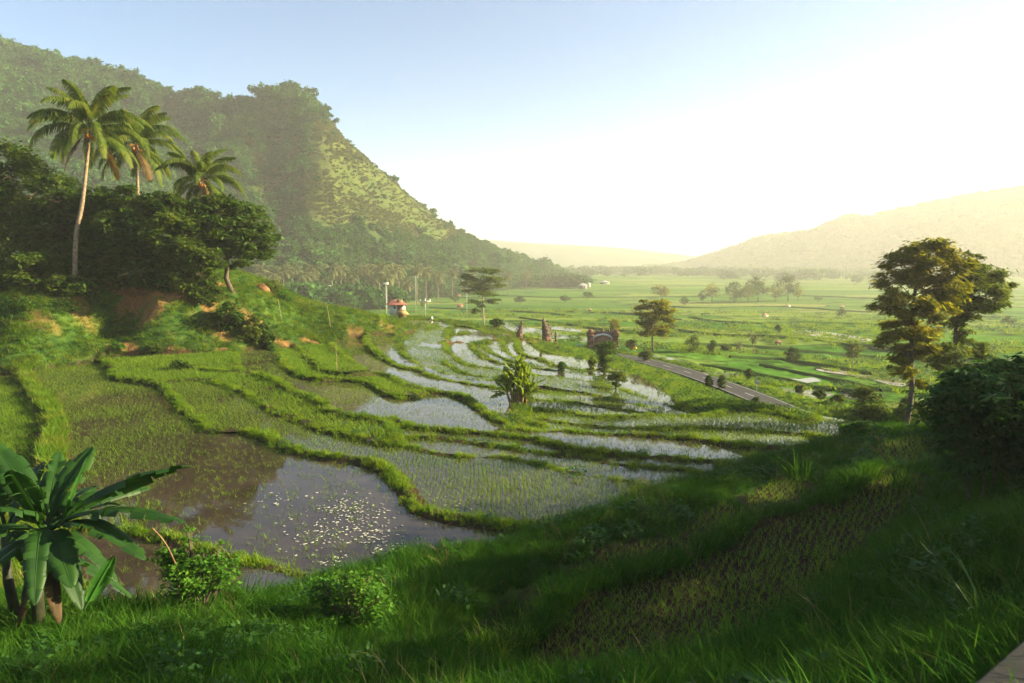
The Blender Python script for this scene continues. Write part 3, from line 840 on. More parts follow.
# ================================================================ GRASS, RICE, PALE SCRAPS (nobody could count them)
def blades(n, rad, h, hvar, bend, w, seed, seg=3, lean=.25):
    r = np.random.default_rng(seed)
    a = r.uniform(0, 2*math.pi, n); q = rad*np.sqrt(r.uniform(0, 1, n))
    bx_, by_ = q*np.cos(a), q*np.sin(a)
    hh = h*(1+hvar*r.uniform(-1, 1, n)); da = a*.6 + r.uniform(0, 2*math.pi, n)*.4 + r.normal(0, .8, n)
    bd = bend*r.uniform(.3, 1.3, n); ln = lean*r.uniform(0, 1, n)
    V = []; Q = []; 
    for s in range(seg+1):
        t = s/seg
        out = hh*(ln*t + bd*t*t); up = hh*(t - .35*bd*t*t)
        cx_ = bx_+out*np.cos(da); cy_ = by_+out*np.sin(da)
        ww = w*hh/h*(1-.92*t**1.6)*.5
        px_, py_ = -np.sin(da)*ww, np.cos(da)*ww
        V.append(np.c_[cx_-px_, cy_-py_, up]); V.append(np.c_[cx_+px_, cy_+py_, up])
    V = np.stack(V, 1).reshape(-1, 3)
    k = 2*(seg+1); b0 = np.arange(n)[:, None]*k
    for s in range(seg):
        Q.append(np.c_[b0+2*s, b0+2*s+1, b0+2*s+3, b0+2*s+2])
    return V, np.concatenate(Q)
def blade_mesh(name, mat, *a, **k):
    V, Q = blades(*a, **k); return np_mesh(name, V, Q, False, [mat])

M_SHORT = leaf_mat('bund_grass', [(.060, .145, .008), (.105, .205, .010), (.155, .24, .015), (.21, .235, .035)], .5, tcol=(1.6, 1.4, .45), noise_scale=.45)
M_TALL = leaf_mat('tall_grass', [(.014, .052, .006), (.026, .086, .009), (.044, .118, .012), (.075, .15, .020)], .38, noise_scale=.5, spec=.0, rough=.7)
M_BANK = leaf_mat('bank_grass', [(.045, .115, .008), (.085, .175, .010), (.135, .21, .016), (.21, .18, .04)], .45, tcol=(1.6, 1.4, .45), noise_scale=.5)
M_RICE = leaf_mat('rice', [(.075, .16, .012), (.115, .21, .015), (.165, .24, .025)], .45, noise_scale=.2)
M_STRAW = leaf_mat('dry_grass', [(.10, .075, .025), (.18, .14, .05), (.27, .22, .09)], .3, noise_scale=.8)
M_WEED = leaf_mat('weeds', [(.020, .065, .014), (.035, .10, .018), (.06, .135, .022)], .35, noise_scale=.8)

def leaf_clump(name, mat, n, rad, h, ls, seed):
    r = np.random.default_rng(seed)
    a = r.uniform(0, 2*math.pi, n); q = rad*np.sqrt(r.uniform(0, 1, n)); z = h*r.uniform(.15, 1, n)*(1-.5*(q/rad)**2)
    C = np.c_[q*np.cos(a), q*np.sin(a), z]
    return np_mesh(name, *leaf_quads(C, ls*(.6+.8*r.uniform(0, 1, n)), r, tilt=.7), False, [mat])

def leaf_quads(C, size, r, tilt=.8, aspect=.5, droop=None, outward=None):
    """one folded leaf (two quads sharing a midrib) per centre"""
    n = len(C)
    az = r.uniform(0, 2*math.pi, n)
    if outward is not None:
        az = np.arctan2(outward[:, 1], outward[:, 0]) + r.normal(0, .7, n)
    pit = r.normal(-.25 if droop is None else droop, tilt*.5, n)
    d = np.c_[np.cos(az)*np.cos(pit), np.sin(az)*np.cos(pit), np.sin(pit)]
    s0 = np.c_[-np.sin(az), np.cos(az), np.zeros(n)]
    up = np.cross(d, s0); rl = r.normal(0, tilt*.6, n)[:, None]
    s = s0*np.cos(rl) + up*np.sin(rl); nrm = np.cross(d, s)
    L_ = np.asarray(size)[:, None]*np.ones((n, 1))
    w = L_*aspect*.5
    base = C - d*L_*.5; tip = C + d*L_*.5 + nrm*L_*.06; mid = C - nrm*L_*.05
    A_ = C + s*w; B_ = C - s*w
    V = np.stack([base, A_, tip, B_, mid], 1).reshape(-1, 3)
    k = np.arange(n)[:, None]*5
    T = np.concatenate([np.c_[k, k+4, k+1], np.c_[k+1, k+4, k+2], np.c_[k+2, k+4, k+3], np.c_[k+3, k+4, k]])
    return V, T

short_c = proto_collection('short_grass_clump', [blade_mesh('short_grass_clump', M_SHORT, 40, .24, .20, .5, .7, .022, 100+i, seg=2) for i in range(4)])
tall_c = proto_collection('tall_grass_clump', [blade_mesh('tall_grass_clump', M_TALL, 34, .26, .50, .4, .75, .020, 200+i, seg=4) for i in range(5)]
                          + [blade_mesh('tall_grass_clump', M_TALL, 44, .30, .28, .4, .8, .018, 220+i, seg=3) for i in range(3)])
weed_c = proto_collection('weed_clump', [leaf_clump('weed_clump', M_WEED, 70, .34, .5, .14, 240+i) for i in range(3)] + [leaf_clump('fine_weed_clump', M_WEED, 120, .3, .42, .07, 244+i) for i in range(2)])
straw_c = proto_collection('dry_grass_clump', [blade_mesh('dry_grass_clump', M_STRAW, 12, .22, .55, .45, .8, .014, 260+i, seg=4, lean=.5) for i in range(3)])
bank_c = proto_collection('bank_grass_clump', [blade_mesh('bank_grass_clump', M_BANK, 46, .32, .32, .5, .7, .022, 300+i, seg=3) for i in range(4)]
                          + [leaf_clump('bank_weed_clump', M_WEED, 60, .38, .42, .13, 330+i) for i in range(2)])
lush_c = proto_collection('lush_grass_clump', [blade_mesh('lush_grass_clump', M_SHORT, 40, .36, .42, .5, .65, .034, 340+i, seg=3) for i in range(4)]
                          + [leaf_clump('lush_weed_clump', M_WEED, 50, .5, .6, .2, 360+i) for i in range(1)])
rice_c = proto_collection('rice_tuft', [blade_mesh('rice_tuft', M_RICE, 9, .035, .19, .35, .55, .014, 400+i, seg=2, lean=.35) for i in range(4)])
ricefar_c = proto_collection('rice_tuft_far', [blade_mesh('rice_tuft_far', M_RICE, 8, .05, .19, .35, .6, .022, 420+i, seg=2, lean=.4) for i in range(3)])

PX, PY = project(GX, GY, H)
view = (GY > 3) & (PX > -160) & (PX < 1280) & (PY > 235) & (PY < 790)
def in_poly(px, py, poly):
    ins = np.zeros(px.shape, bool); n = len(poly)
    for k in range(n):
        (x1, y1), (x2, y2) = poly[k], poly[(k+1) % n]
        if y1 == y2: continue
        ins ^= ((y1 > py) != (y2 > py)) & (px < (x2-x1)*(py-y1)/(y2-y1)+x1)
    return ins
TALLZ = in_poly(PX, PY, [(-80,600),(100,603),(280,590),(308,577),(345,574),(430,545),(545,520),(655,487),(800,447),(850,430),(930,420),(1100,395),(1100,800),(-80,800)]) & (GY < 46)
LEFTB = in_poly(PX, PY, [(10,360),(40,362),(85,440),(75,530),(40,600),(-80,600),(-80,500),(40,470)]) & ~fixed
onroad = DR < ROAD_W + .45
dist = np.hypot(GX, GY)
bundz = (DB < BW*1.15+.04) & (HB > .09) & ~fixed
slopez = (~fixed) & (GX > 6) & (GY > 44) & ~bundz
def sample(mask, dens):
    lam = np.where(mask & view, dens, 0)*RES*RES
    n = rng.poisson(np.minimum(lam, 20))
    j, i = np.nonzero(n); k = n[j, i]
    j = np.repeat(j, k); i = np.repeat(i, k)
    x = gx[i] + rng.uniform(-.5, .5, len(i))*RES; y = gy[j] + rng.uniform(-.5, .5, len(i))*RES
    return x, y
def put(name, mask, dens, coll, npick, s0, s1, tilt=.15, zoff=-.02, sfun=None):
    x, y = sample(mask, dens); n = len(x)
    z = hz(x, y) + zoff
    s = rng.uniform(s0, s1, n)
    if sfun is not None: s = s*sfun(x, y)
    rot = np.c_[rng.normal(0, tilt, n), rng.normal(0, tilt, n), rng.uniform(0, 6.283, n)]
    pk = rng.integers(0, npick, n)
    print(name, n)
    return scatter(name, np.c_[x, y, z], rot, s, pk, coll)
# grass kept short along the field edges
EDGEH = np.maximum(.45 + .55*smooth(.3, 1.6, bdist), np.where((HB > .25) & (DB < .9), 1.05, 0))
patch = lambda x, y: .55 + .95*fbm(x*.45, y*.45, 55, 3)
fargrow = lambda x, y: (1+.35*smooth(50, 110, np.hypot(x, y)))*(.7+.6*fbm(x*.5, y*.5, 56, 3))
nodirt = 1-np.clip(DIRT*1.15, 0, .97)
lod = 1/(1+np.maximum(dist-35, 0)/45)
bankm0 = (~fixed) & ~TALLZ & ~bundz & ~onroad & ~slopez & ~BEYOND
put('bund_grass', bundz & ~TALLZ & ~LEFTB, 44*lod*(1-.5*DIRT)*(.30+.9*smooth(.38, .62, fbm(GX*.9, GY*.9, 57, 3))), short_c, 4, .35, .95, sfun=fargrow)
put('bund_grass_long', bundz & ~LEFTB & (HB > .25), 7*lod*smooth(.5, .62, fbm(GX*.35, GY*.35, 58, 3)), lush_c, 4, .4, .8, sfun=fargrow)
put('tall_grass', TALLZ & ~fixed & ((DB > .12) | bundz), np.where(dist < 20, 34, 24)*nodirt, tall_c, 8, .5, 1.1, sfun=lambda x, y: patch(x, y)*bil(EDGEH, X0, Y0, RES, x, y))
wpatch = smooth(.48, .66, fbm(GX*.4, GY*.4, 66, 3))
put('foreground_weeds', TALLZ & ~fixed & (bdist > .5), 5.5*wpatch+.4, weed_c, 5, .6, 1.25, sfun=patch)
put('dry_grass', (TALLZ | bankm0) & ~fixed, 1.6*smooth(.4, .7, fbm(GX*.6, GY*.6, 67, 3)), straw_c, 3, .6, 1.15, sfun=patch)
put('bund_mixed_growth', bundz & ~TALLZ, 7*lod*smooth(.42, .62, fbm(GX*.7, GY*.7, 68, 3)), bank_c, 6, .35, .85, sfun=fargrow)
put('bund_tall_grass', LEFTB, 22, bank_c, 4, .8, 1.3)
bankm = (~fixed) & ~TALLZ & ~bundz & ~LEFTB & ~onroad & ~slopez & ~BEYOND
put('bank_grass', bankm, 15*lod*nodirt, bank_c, 6, .6, 1.25, sfun=patch)
put('slope_grass', slopez & ~onroad & ~TALLZ & ~BEYOND, 14*lod*nodirt, lush_c, 5, .5, 1.1, sfun=lambda x, y: patch(x, y)*(.3+.7*smooth(1.8, 5, bil(DR, X0, Y0, RES, x, y))))

# ---------------------------------------------------------------- rice seedlings in wavering rows
RP = []; RF = []
for f in FIELDS:
    c = f['cells']; 
    pc = PX[c[:, 0], c[:, 1]]; pyc = PY[c[:, 0], c[:, 1]]
    if not ((pc > -30) & (pc < 1054)).any(): continue
    x0, x1 = gx[c[:, 1].min()], gx[c[:, 1].max()]; y0, y1 = gy[c[:, 0].min()], gy[c[:, 0].max()]
    ymid = .5*(y0+y1)
    sp = {'m': (.19, .22), 'pond': (.20, .22), 'r': (.15, .26), 'g': (.17, .2), 's': (.18, .2), 'w': (.20, .24), 'x': (.24, .26)}[f['kind']]
    ang = {'m': -.5, 'pond': .35, 'r': -.32, 'g': .2, 's': .2, 'w': -.2}.get(f['kind'], 0.) + rng.normal(0, .06)
    R_ = math.hypot(x1-x0, y1-y0)/2+1
    uu, vv = np.meshgrid(np.arange(-R_, R_, sp[0]), np.arange(-R_, R_, sp[1]))
    uu = uu + .5*(fbm(uu*.12, vv*.12, 61+f['lab'], 2)-.5)*4; vv = vv + (fbm(uu*.12+7, vv*.12, 62+f['lab'], 2)-.5)*3
    uu = uu + rng.normal(0, .025, uu.shape); vv = vv + rng.normal(0, .025, uu.shape)
    x = (x0+x1)/2 + uu*math.cos(ang) - vv*math.sin(ang); y = ymid + uu*math.sin(ang) + vv*math.cos(ang)
    x = x.ravel(); y = y.ravel()
    i = ((x-X0)/RES).round().astype(int); j = ((y-Y0)/RES).round().astype(int)
    ok = (i >= 0) & (i < NX) & (j >= 0) & (j < NY); x, y, i, j = x[ok], y[ok], i[ok], j[ok]
    ok = LAB[j, i] == f['lab']; x, y = x[ok], y[ok]
    px, py = project(x, y, np.full(len(x), f['lev']))
    keep = (px > -30) & (px < 1054)
    pr = np.full(len(x), min(1, f['dens'])*.96)
    gap = fbm(x*.22, y*.22, 71, 3)
    if f['kind'] == 'pond':
        pr = np.where(px + (py-400)*.55 < 215, .95, np.where(py < 470, .55, .32))
        pr = pr*smooth(.22, .42, gap+.12)
        pr = np.where(((px-420)/75)**2+((py-540)/28)**2 < 1, pr*.3, pr)
    elif f['kind'] == 'w':
        pr = pr*smooth(.25, .5, gap+.05)
    else:
        pr = pr*smooth(.12, .3, gap)
    keep &= rng.uniform(0, 1, len(x)) < pr
    x, y = x[keep], y[keep]; n = len(x)
    s = rng.uniform(.7, 1.2, n)*(.75+.5*fbm(x*.3, y*.3, 73, 2))*{'m': 1.25, 'g': 1.15, 'pond': 1.1, 's': 1.0, 'w': .8}.get(f['kind'], .95)
    (RF if ymid > 40 else RP).append(np.c_[x, y, flev(f, x, y)-.02, s])
for nm, A_, cc, k in (('rice_seedlings', RP, rice_c, 4), ('rice_seedlings_far', RF, ricefar_c, 3)):
    A_ = np.concatenate(A_); n = len(A_); print(nm, n)
    scatter(nm, A_[:, :3], np.c_[rng.normal(0, .08, n), rng.normal(0, .08, n), rng.uniform(0, 6.283, n)], A_[:, 3], rng.integers(0, k, n), cc)

# ---------------------------------------------------------------- small flat pale scraps laid on the pond surface
M_SCRAP = solid_mat('pale_scrap', (.15, .16, .14), (.36, .36, .33), 9, .6, 0)
r = np.random.default_rng(5)
pond = FIELDS[0]; SC = []
for cxp, cyp, rx, ry, n in ((362,522,46,22,110),(345,505,26,10,50),(375,540,30,14,40),(310,535,40,16,30),(330,560,22,6,20),(455,506,22,8,25),(280,500,30,12,25),(340,528,70,34,120)):
    for _ in range(n):
        a = r.normal(0, .5, 2); q = ray(cxp+a[0]*rx, cyp+a[1]*ry); t = pond['wz']/q[2]
        SC.append(q*t)
SC = np.array(SC); n = len(SC)
ii = ((SC[:, 0]-X0)/RES).round().astype(int); jj = ((SC[:, 1]-Y0)/RES).round().astype(int)
okk = (LAB[jj, ii] == pond['lab']) | np.isin(LAB[jj, ii], [f['lab'] for f in FIELDS if f['kind'] == 's']); SC = SC[okk]; n = len(SC)
lv = {f['lab']: f['wz'] for f in FIELDS}
fl = {f['lab']: f for f in FIELDS}
SC[:, 2] = np.array([flev(fl[LAB[j, i]], p_[0], p_[1])+fl[LAB[j, i]]['wl'] for j, i, p_ in zip(jj[okk], ii[okk], SC)]) + .006
def scrap(seed):
    r = np.random.default_rng(seed); k = 7
    a = np.linspace(0, 6.283, k, endpoint=False); q = .045*(r.uniform(.5, 1.2, k))
    V = np.r_[np.c_[q*np.cos(a)*1.5, q*np.sin(a)*.7, r.uniform(0, .014, k)], [[0, 0, .016]]]
    V2 = V - np.array([0, 0, .006])
    T = [[i, (i+1) % k, k] for i in range(k)] + [[k+1+(i+1) % k, k+1+i, 2*k+1] for i in range(k)]
    Q_ = np.array([[i, k+1+i, k+1+(i+1) % k, (i+1) % k] for i in range(k)])
    return np_mesh('floating_scrap', np.vstack([V, V2]), [np.array(T), Q_], False, [M_SCRAP])
scrap_c = proto_collection('floating_scrap', [scrap(s) for s in range(4)])
scatter('pond_scraps', SC, np.c_[np.zeros(n), np.zeros(n), r.normal(.3, .5, n)], r.uniform(.5, 1.5, n), r.integers(0, 4, n), scrap_c)
# ================================================================ TREES AND SHRUBS
def foot(px, py):
    """where a pixel's sight line meets the ground, near or far"""
    p = march(px, py, H)
    if p is not None and p[1] < 133 and X0+1 < p[0] < X1-1:
        return p
    d = ray(px, py); y = np.geomspace(60, 4000, 6000)
    x = d[0]/d[1]*y; z = d[2]/d[1]*y
    k = np.nonzero(z < all_z(x, y))[0]
    k = k[0] if len(k) else -1
    return np.array([x[k], y[k], float(all_z(x[k], y[k]))])

BARK = solid_mat('bark', (.045, .032, .022), (.13, .10, .075), 9, .95, .5)
BARK_PALE = solid_mat('pale_bark', (.16, .12, .085), (.36, .28, .20), 7, .9, .4)
PALM_BARK = solid_mat('palm_bark', (.12, .085, .055), (.32, .235, .155), 5, .9, .5)
L_DARK = leaf_mat('dark_leaves', [(.016, .050, .007), (.034, .088, .010), (.062, .125, .014), (.11, .16, .022)], .40, noise_scale=.35)
L_DARK2 = leaf_mat('deep_leaves', [(.022, .052, .009), (.044, .090, .012), (.080, .125, .016), (.14, .16, .024)], .40, noise_scale=.3)
L_MID = leaf_mat('mid_leaves', [(.018, .045, .010), (.038, .082, .014), (.065, .115, .018), (.11, .14, .026)], .4, noise_scale=.4)
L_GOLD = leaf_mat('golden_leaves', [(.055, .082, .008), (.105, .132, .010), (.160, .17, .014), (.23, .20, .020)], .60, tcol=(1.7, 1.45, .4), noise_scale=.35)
L_FRESH = leaf_mat('fresh_leaves', [(.035, .105, .012), (.060, .15, .016), (.10, .20, .026)], .4, noise_scale=1.2)
L_YEL = leaf_mat('yellow_green_leaves', [(.05, .09, .012), (.09, .135, .018), (.14, .17, .026)], .45, noise_scale=.6)
L_CASS = leaf_mat('cassava_leaves', [(.016, .056, .012), (.030, .090, .016), (.055, .13, .024)], .35, noise_scale=.8)

def crown_points(lobes, n, r, clumps=9, shell=.62, csize=.30):
    """leaf centres gathered in clumps near the skin of each lobe"""
    vol = np.array([max(l[3]*l[4]*l[5], 1e-6)**(2/3) for l in lobes]); cnt = np.maximum(8, (n*vol/vol.sum()).astype(int))
    out = []; nrm = []
    for l, k in zip(lobes, cnt):
        c = np.array(l[:3]); R_ = np.array(l[3:6])
        m = clumps
        d = r.normal(0, 1, (m, 3)); d[:, 2] += .25; d /= np.linalg.norm(d, axis=1)[:, None]
        cc = d*(shell + (1-shell)*r.uniform(0, 1, (m, 1)))
        w = r.uniform(.5, 1.5, m); w /= w.sum()
        pick = r.choice(m, k, p=w)
        q = cc[pick] + r.normal(0, csize, (k, 3))*np.array([1, 1, .72])
        out.append(c + q*R_); nrm.append(q)
    return np.concatenate(out), np.concatenate(nrm)

def crown_mesh(name, mat, lobes, n, leaf, seed, aspect=.5, tilt=.8, droop=-.15, **kw):
    r = np.random.default_rng(seed)
    C, q = crown_points(lobes, n, r, **kw)
    V, T = leaf_quads(C, leaf*(.6+.8*r.uniform(0, 1, len(C))), r, tilt=tilt, aspect=aspect, droop=droop, outward=q)
    return np_mesh(name, V, T, False, [mat])

def limbs(m, trunk, tr, lobes, r, lr=.45, twigs=2):
    """trunk as a bent tapered tube with a limb into every lobe"""
    T = np.asarray(trunk, float)
    m.tube(T, np.linspace(tr, tr*.45, len(T)), 9)
    for l in lobes:
        c = np.array(l[:3])
        # leaves the trunk at the nearest lower point
        k = np.argmin(np.linalg.norm(T-c, axis=1) + 2.0*np.maximum(T[:, 2]-c[2]+.3*l[5], 0))
        s = T[k]; rr_ = tr*(1-.55*k/(len(T)-1))*lr
        midp = (s+c)/2 + np.array([0, 0, .12*np.linalg.norm(c-s)]) + r.normal(0, .06, 3)*np.linalg.norm(c-s)
        m.tube([s, midp, c], [rr_, rr_*.7, rr_*.3], 6)
        for _ in range(twigs):
            e = c + r.normal(0, .55, 3)*np.array(l[3:6])
            m.tube([midp*.4+c*.6, (midp*.4+c*.6+e)/2+np.array([0, 0, .05]), e], [rr_*.4, rr_*.3, rr_*.1], 5)

def pix_tree(name, label, cat, base, trunk_px, tr, lobes_px, n, leaf, lmat, bmat=None, group=None, seed=1, depth_k=1.0, aspect=.5, tilt=.8, droop=-.15, lr=.45, twigs=2, crown_name='crown', **kw):
    """tree read off the photograph: trunk and crown lobes in pixels, at the depth of its base; lobes get depth of their own"""
    r = np.random.default_rng(seed)
    base = np.asarray(base, float); y = base[1]; s = y/F/CT
    o = empty(name, base)
    def loc(px, py, dy=0.0):
        q = at_depth(px, py, y+dy)
        return q - base
    T = [np.array([0, 0, -.25])] + [loc(a, b) for a, b in trunk_px]
    lobes = []
    for k, l in enumerate(lobes_px):
        rx, rz = l[2]*s, l[3]*s
        dy = (l[4] if len(l) > 4 else r.uniform(-.7, .7))*rx
        c = loc(l[0], l[1], dy)
        lobes.append((c[0], c[1], c[2], rx, (rx+rz)/2*depth_k, rz))
    m = MB(); limbs(m, T, tr, lobes, r, lr, twigs); m.build('trunk', bmat or BARK, o, True)
    obj(crown_name, crown_mesh('crown', lmat, lobes, n, leaf, seed+5, aspect, tilt, droop, **kw), o)
    tag(o, label, cat, group)
    return o

def on_hill(px, y):
    """a place on the left hill in pixel column px at depth y"""
    x = (px-512)/F/CT*y
    x = ray(px, 275)[0]/ray(px, 275)[1]*y
    return np.array([x, y, float(all_z(x, y))])

# ---- wood on the left hill
G_WOOD = 'broadleaf trees of the wood on the left hill'
WOOD = [
 (20, 70, [(28,262),(24,235),(22,215)], [(6,172,32,26),(36,190,30,26),(2,215,34,30),(40,226,30,28),(14,248,30,22),(-22,200,30,34),(44,262,26,22),(10,276,26,16)], L_DARK2, 'tall dark tree at the frame edge, its crown rising left of the tallest coconut palm'),
 (70, 70, [(68,272),(66,250),(64,230)], [(58,196,22,18),(76,214,24,22),(54,228,26,24),(80,244,24,24),(60,258,26,20),(82,272,24,16),(62,280,22,14)], L_MID, 'dark tree wedged right below the tallest coconut palm, hiding the foot of its trunk'),
 (104, 69, [(104,285),(103,265),(101,245)], [(98,204,16,14),(98,216,22,18),(112,230,24,20),(94,246,24,22),(116,256,22,20),(102,270,24,16),(122,276,16,12)], L_DARK, 'round dark tree just right of the tallest palm trunk, below its fronds'),
 (140, 67, [(140,280),(139,255),(137,235)], [(126,196,13,10),(132,210,20,14),(154,204,15,12),(150,218,24,18),(130,232,24,22),(154,240,26,24),(138,256,26,18),(160,264,22,14),(142,276,20,10)], L_MID, 'dense dark tree below the middle coconut palm, above the bare orange bank'),
 (184, 66, [(184,280),(184,258),(184,240)], [(172,206,13,11),(176,217,22,15),(205,208,13,9),(196,222,24,17),(172,234,24,22),(198,240,26,22),(184,256,26,16),(172,268,18,10),(206,262,20,12)], L_DARK2, 'dark spreading tree under the smallest coconut palm, above the orange bank'),
 (232, 69, [(226,278),(228,258),(230,240)], [(216,212,24,15),(242,222,26,18),(258,238,17,15),(226,232,26,20),(246,246,24,14),(210,248,22,16),(228,256,22,12),(262,250,10,8)], L_MID, 'broad tree with an overhanging crown at the right end of the wood'),
 (40, 64, [(40,290),(39,280),(38,270)], [(28,268,24,14),(52,266,22,16),(40,284,26,11),(8,282,24,14),(66,286,20,10),(84,290,14,8)], L_DARK2, 'low dark tree in front of the wood at its left, crown touching the grassy bank'),
 (-40, 72, [(-40,270),(-40,230)], [(-50,190,36,40),(-30,225,34,40),(-55,255,34,24),(-20,262,24,18)], L_DARK, 'dark tree crown at the very frame edge, half out of the picture'),
]
for k, (px, y, tr_, lb, mt, lab) in enumerate(WOOD):
    lb = [(*l, (-1.0, .5, -.3, .9, -.8, .2, .7, -.6)[q % 8]) for q, l in enumerate(lb)]
    if lab is None: lab = 'dark tree crown cut off by the left frame edge beside the tallest tree of the wood'
    pix_tree('broadleaf_tree', lab, 'tree', on_hill(px, y), tr_, .28, lb, 19000, .46, mt, group=G_WOOD, seed=20+k, clumps=26, csize=.17, shell=.74)

# undergrowth closing the wood down to the bank
for k, (px, py, rx, rz) in enumerate([(4,292,22,12),(34,290,20,10),(60,288,18,11),(86,286,18,12),(112,284,17,12),(136,281,17,11),(160,279,17,11),(184,276,17,11),(208,274,17,11),(230,272,17,12),(250,272,13,11),(265,270,9,9)]):
    b = on_hill(px, 65.5+.4*(k % 3)); b_ = project(*b)
    top = float(b_[1]); py = top-rz*.7
    pix_tree('undergrowth_bush', f"{['first','second','third','fourth','fifth','sixth','seventh','eighth','ninth','tenth','eleventh','twelfth'][k]} dark bush from the left along the foot of the wood", 'shrub', b, [(px, py+rz*.3), (px, py)], .06,
             [(px-rx*.5, py, rx*.6, rz*.9), (px+rx*.45, py+1, rx*.6, rz*.8), (px, py-rz*.7, rx*.7, rz*.9), (px, py+rz*.4, rx*.8, rz*.7)], 2600, .40, [L_DARK, L_DARK2, L_MID][k % 3], group='bushes along the foot of the wood', seed=45+k, clumps=16, csize=.24)
# understorey shrubs along the foot of the wood
for k, (px, py, rx, rz, lab) in enumerate([
    (105,300,15,9,'leafy green shrub on the bank left of the orange earth'),
    (62,306,17,9,'dull green shrub on the bank below the low front tree'),
    (18,305,20,10,'shadowed shrub on the bank at the left frame edge'),
    (205,278,9,8,'small bright sapling bush at the top of the orange bank'),
    (118,348,9,6,'round shrub at the foot of the bank by the bend of the first bund'),
    (155,349,7,6,'dark round shrub at the foot of the bank above the left green field'),
    (207,328,8,6,'dark bush halfway up the grassy bank'),
    (275,288,9,9,'green bush beside the brown hay heap on the bank crest'),
    (284,297,8,8,'low bush just below the brown hay heap'),
    (180,366,11,6,'brushy mound of shrub between the two left green fields')]):
    b = foot(px, py+rz*.6)
    pix_tree('shrub', lab, 'shrub', b, [(px, py+rz*.3), (px, py)], .05, [(px-rx*.3, py, rx*.7, rz*.8), (px+rx*.35, py+1, rx*.65, rz*.7), (px, py-rz*.4, rx*.5, rz*.6)], 900, .22,
             [L_FRESH, L_MID, L_DARK, L_YEL][k % 4] if k not in (5, 6) else L_DARK2, group='shrubs on the grassy bank below the wood', seed=60+k, clumps=10)

# ---- coconut palms
L_PALM = leaf_mat('palm_leaflets', [(.030, .060, .009), (.058, .100, .012), (.100, .135, .018), (.17, .17, .030)], .42, tcol=(1.5, 1.4, .5), noise_scale=.5)
L_PALM_DRY = leaf_mat('dry_palm_leaflets', [(.07, .045, .018), (.13, .085, .032), (.20, .13, .055)], .3, noise_scale=.5)
NUT = solid_mat('coconut_husk', (.35, .12, .02), (.55, .24, .04), 4, .6, .1)
def frond_mesh(name, mat, Ln, up, bend, seed, nl=60, ll=1.2, width=.075):
    """feather frond along +X: arching rachis with two rows of hanging leaflets"""
    r = np.random.default_rng(seed); m = MB()
    t = np.linspace(0, 1, 16); th = up - bend*t**1.25
    dx = np.cos(th); dz = np.sin(th)
    P = np.c_[np.cumsum(dx)*Ln/16, .10*np.sin(t*3+seed)*t*Ln*.15, np.cumsum(dz)*Ln/16]
    m.tube(P, .045*(1-.85*t), 5)
    for k in range(nl):
        u = .14 + .85*k/(nl-1)
        i = min(14, int(u*15)); f = u*15-i; p = P[i]*(1-f)+P[i+1]*f; d = P[i+1]-P[i]; d /= np.linalg.norm(d)
        l = ll*math.sin(math.pi*(.12+.86*u))**.6*(.85+.3*r.uniform())
        for s in (-1, 1):
            side = np.array([0, s, 0.0]); a = r.normal(0, .12)
            o1 = side*(.75+a) + d*.55 + np.array([0, 0, -.10]); o1 /= np.linalg.norm(o1)
            o2 = side*.42 + d*.45 + np.array([0, 0, -.95-.3*r.uniform()]); o2 /= np.linalg.norm(o2)
            q1 = p + o1*l*.45; q2 = q1 + o2*l*.6
            w = d*width*(.8+.4*r.uniform())
            m.add([p-w*.5, p+w*.5, q1+w*.8, q1-w*.8, q2+w*.1, q2-w*.1], [[0, 1, 2, 3], [3, 2, 4, 5]])
    return m.mesh(name, mat)
FR = [frond_mesh('frond', L_PALM, 6.2, 1.35, 1.3, 1), frond_mesh('frond', L_PALM, 6.6, .95, 1.75, 2), frond_mesh('frond', L_PALM, 6.4, .45, 1.75, 3), frond_mesh('frond', L_PALM, 5.8, -.25, 1.2, 4), frond_mesh('frond', L_PALM_DRY, 5.0, -.75, .7, 5)]
NUTS = None
def palm(label, depth, base_px, trunk_px, top_px, scale, seed, nf=24):
    global NUTS
    r = np.random.default_rng(seed)
    b = on_hill(base_px, depth)
    o = empty('coconut_palm', b)
    T = [np.array([0, 0, -.4])] + [at_depth(a, c, depth)-b for a, c in trunk_px] + [at_depth(*top_px, depth)-b]
    T = resample(np.array(T), 1.0)
    m = MB(); rad = np.linspace(.24, .13, len(T)); rad[:2] *= 1.35
    m.tube(T, rad, 10); m.build('trunk', PALM_BARK, o, True)
    top = T[-1]
    for k in range(nf):
        az = k*2.39996 + r.normal(0, .15); lev = k/nf
        pick = 0 if lev < .2 else 1 if lev < .48 else 2 if lev < .74 else 3 if lev < .94 else 4
        f = obj('frond', FR[pick], o); f.location = top + np.array([0, 0, .1*(1-lev)])
        f.rotation_euler = (r.normal(0, .18), r.normal(0, .10), az); s = scale*r.uniform(.88, 1.08); f.scale = (s, s, s)
        if pick == 4: f['label'] = 'dry brown frond hanging down'
    if NUTS is None:
        m = MB(); rn_ = np.random.default_rng(3)
        for k in range(16):
            a = k*2.4; c = np.array([.34*math.cos(a)*(.7+.5*rn_.uniform()), .34*math.sin(a)*(.7+.5*rn_.uniform()), -.25-.45*rn_.uniform()])
            m.lathe([(.001, -.16), (.10, -.11), (.145, 0), (.11, .11), (.03, .16), (.001, .165)], c, 8)
        for k in range(7):
            a = k*.9; m.tube([(0, 0, .05), (.5*math.cos(a), .5*math.sin(a), .12), (.85*math.cos(a), .85*math.sin(a), -.35)], [.03, .025, .012], 5)
        NUTS = m.mesh('coconuts', NUT, True)
    c = obj('coconuts', NUTS, o); c.location = top; c.scale = (scale*1.25,)*3
    tag(o, label, 'palm tree', 'coconut palms standing in the wood')
    return o
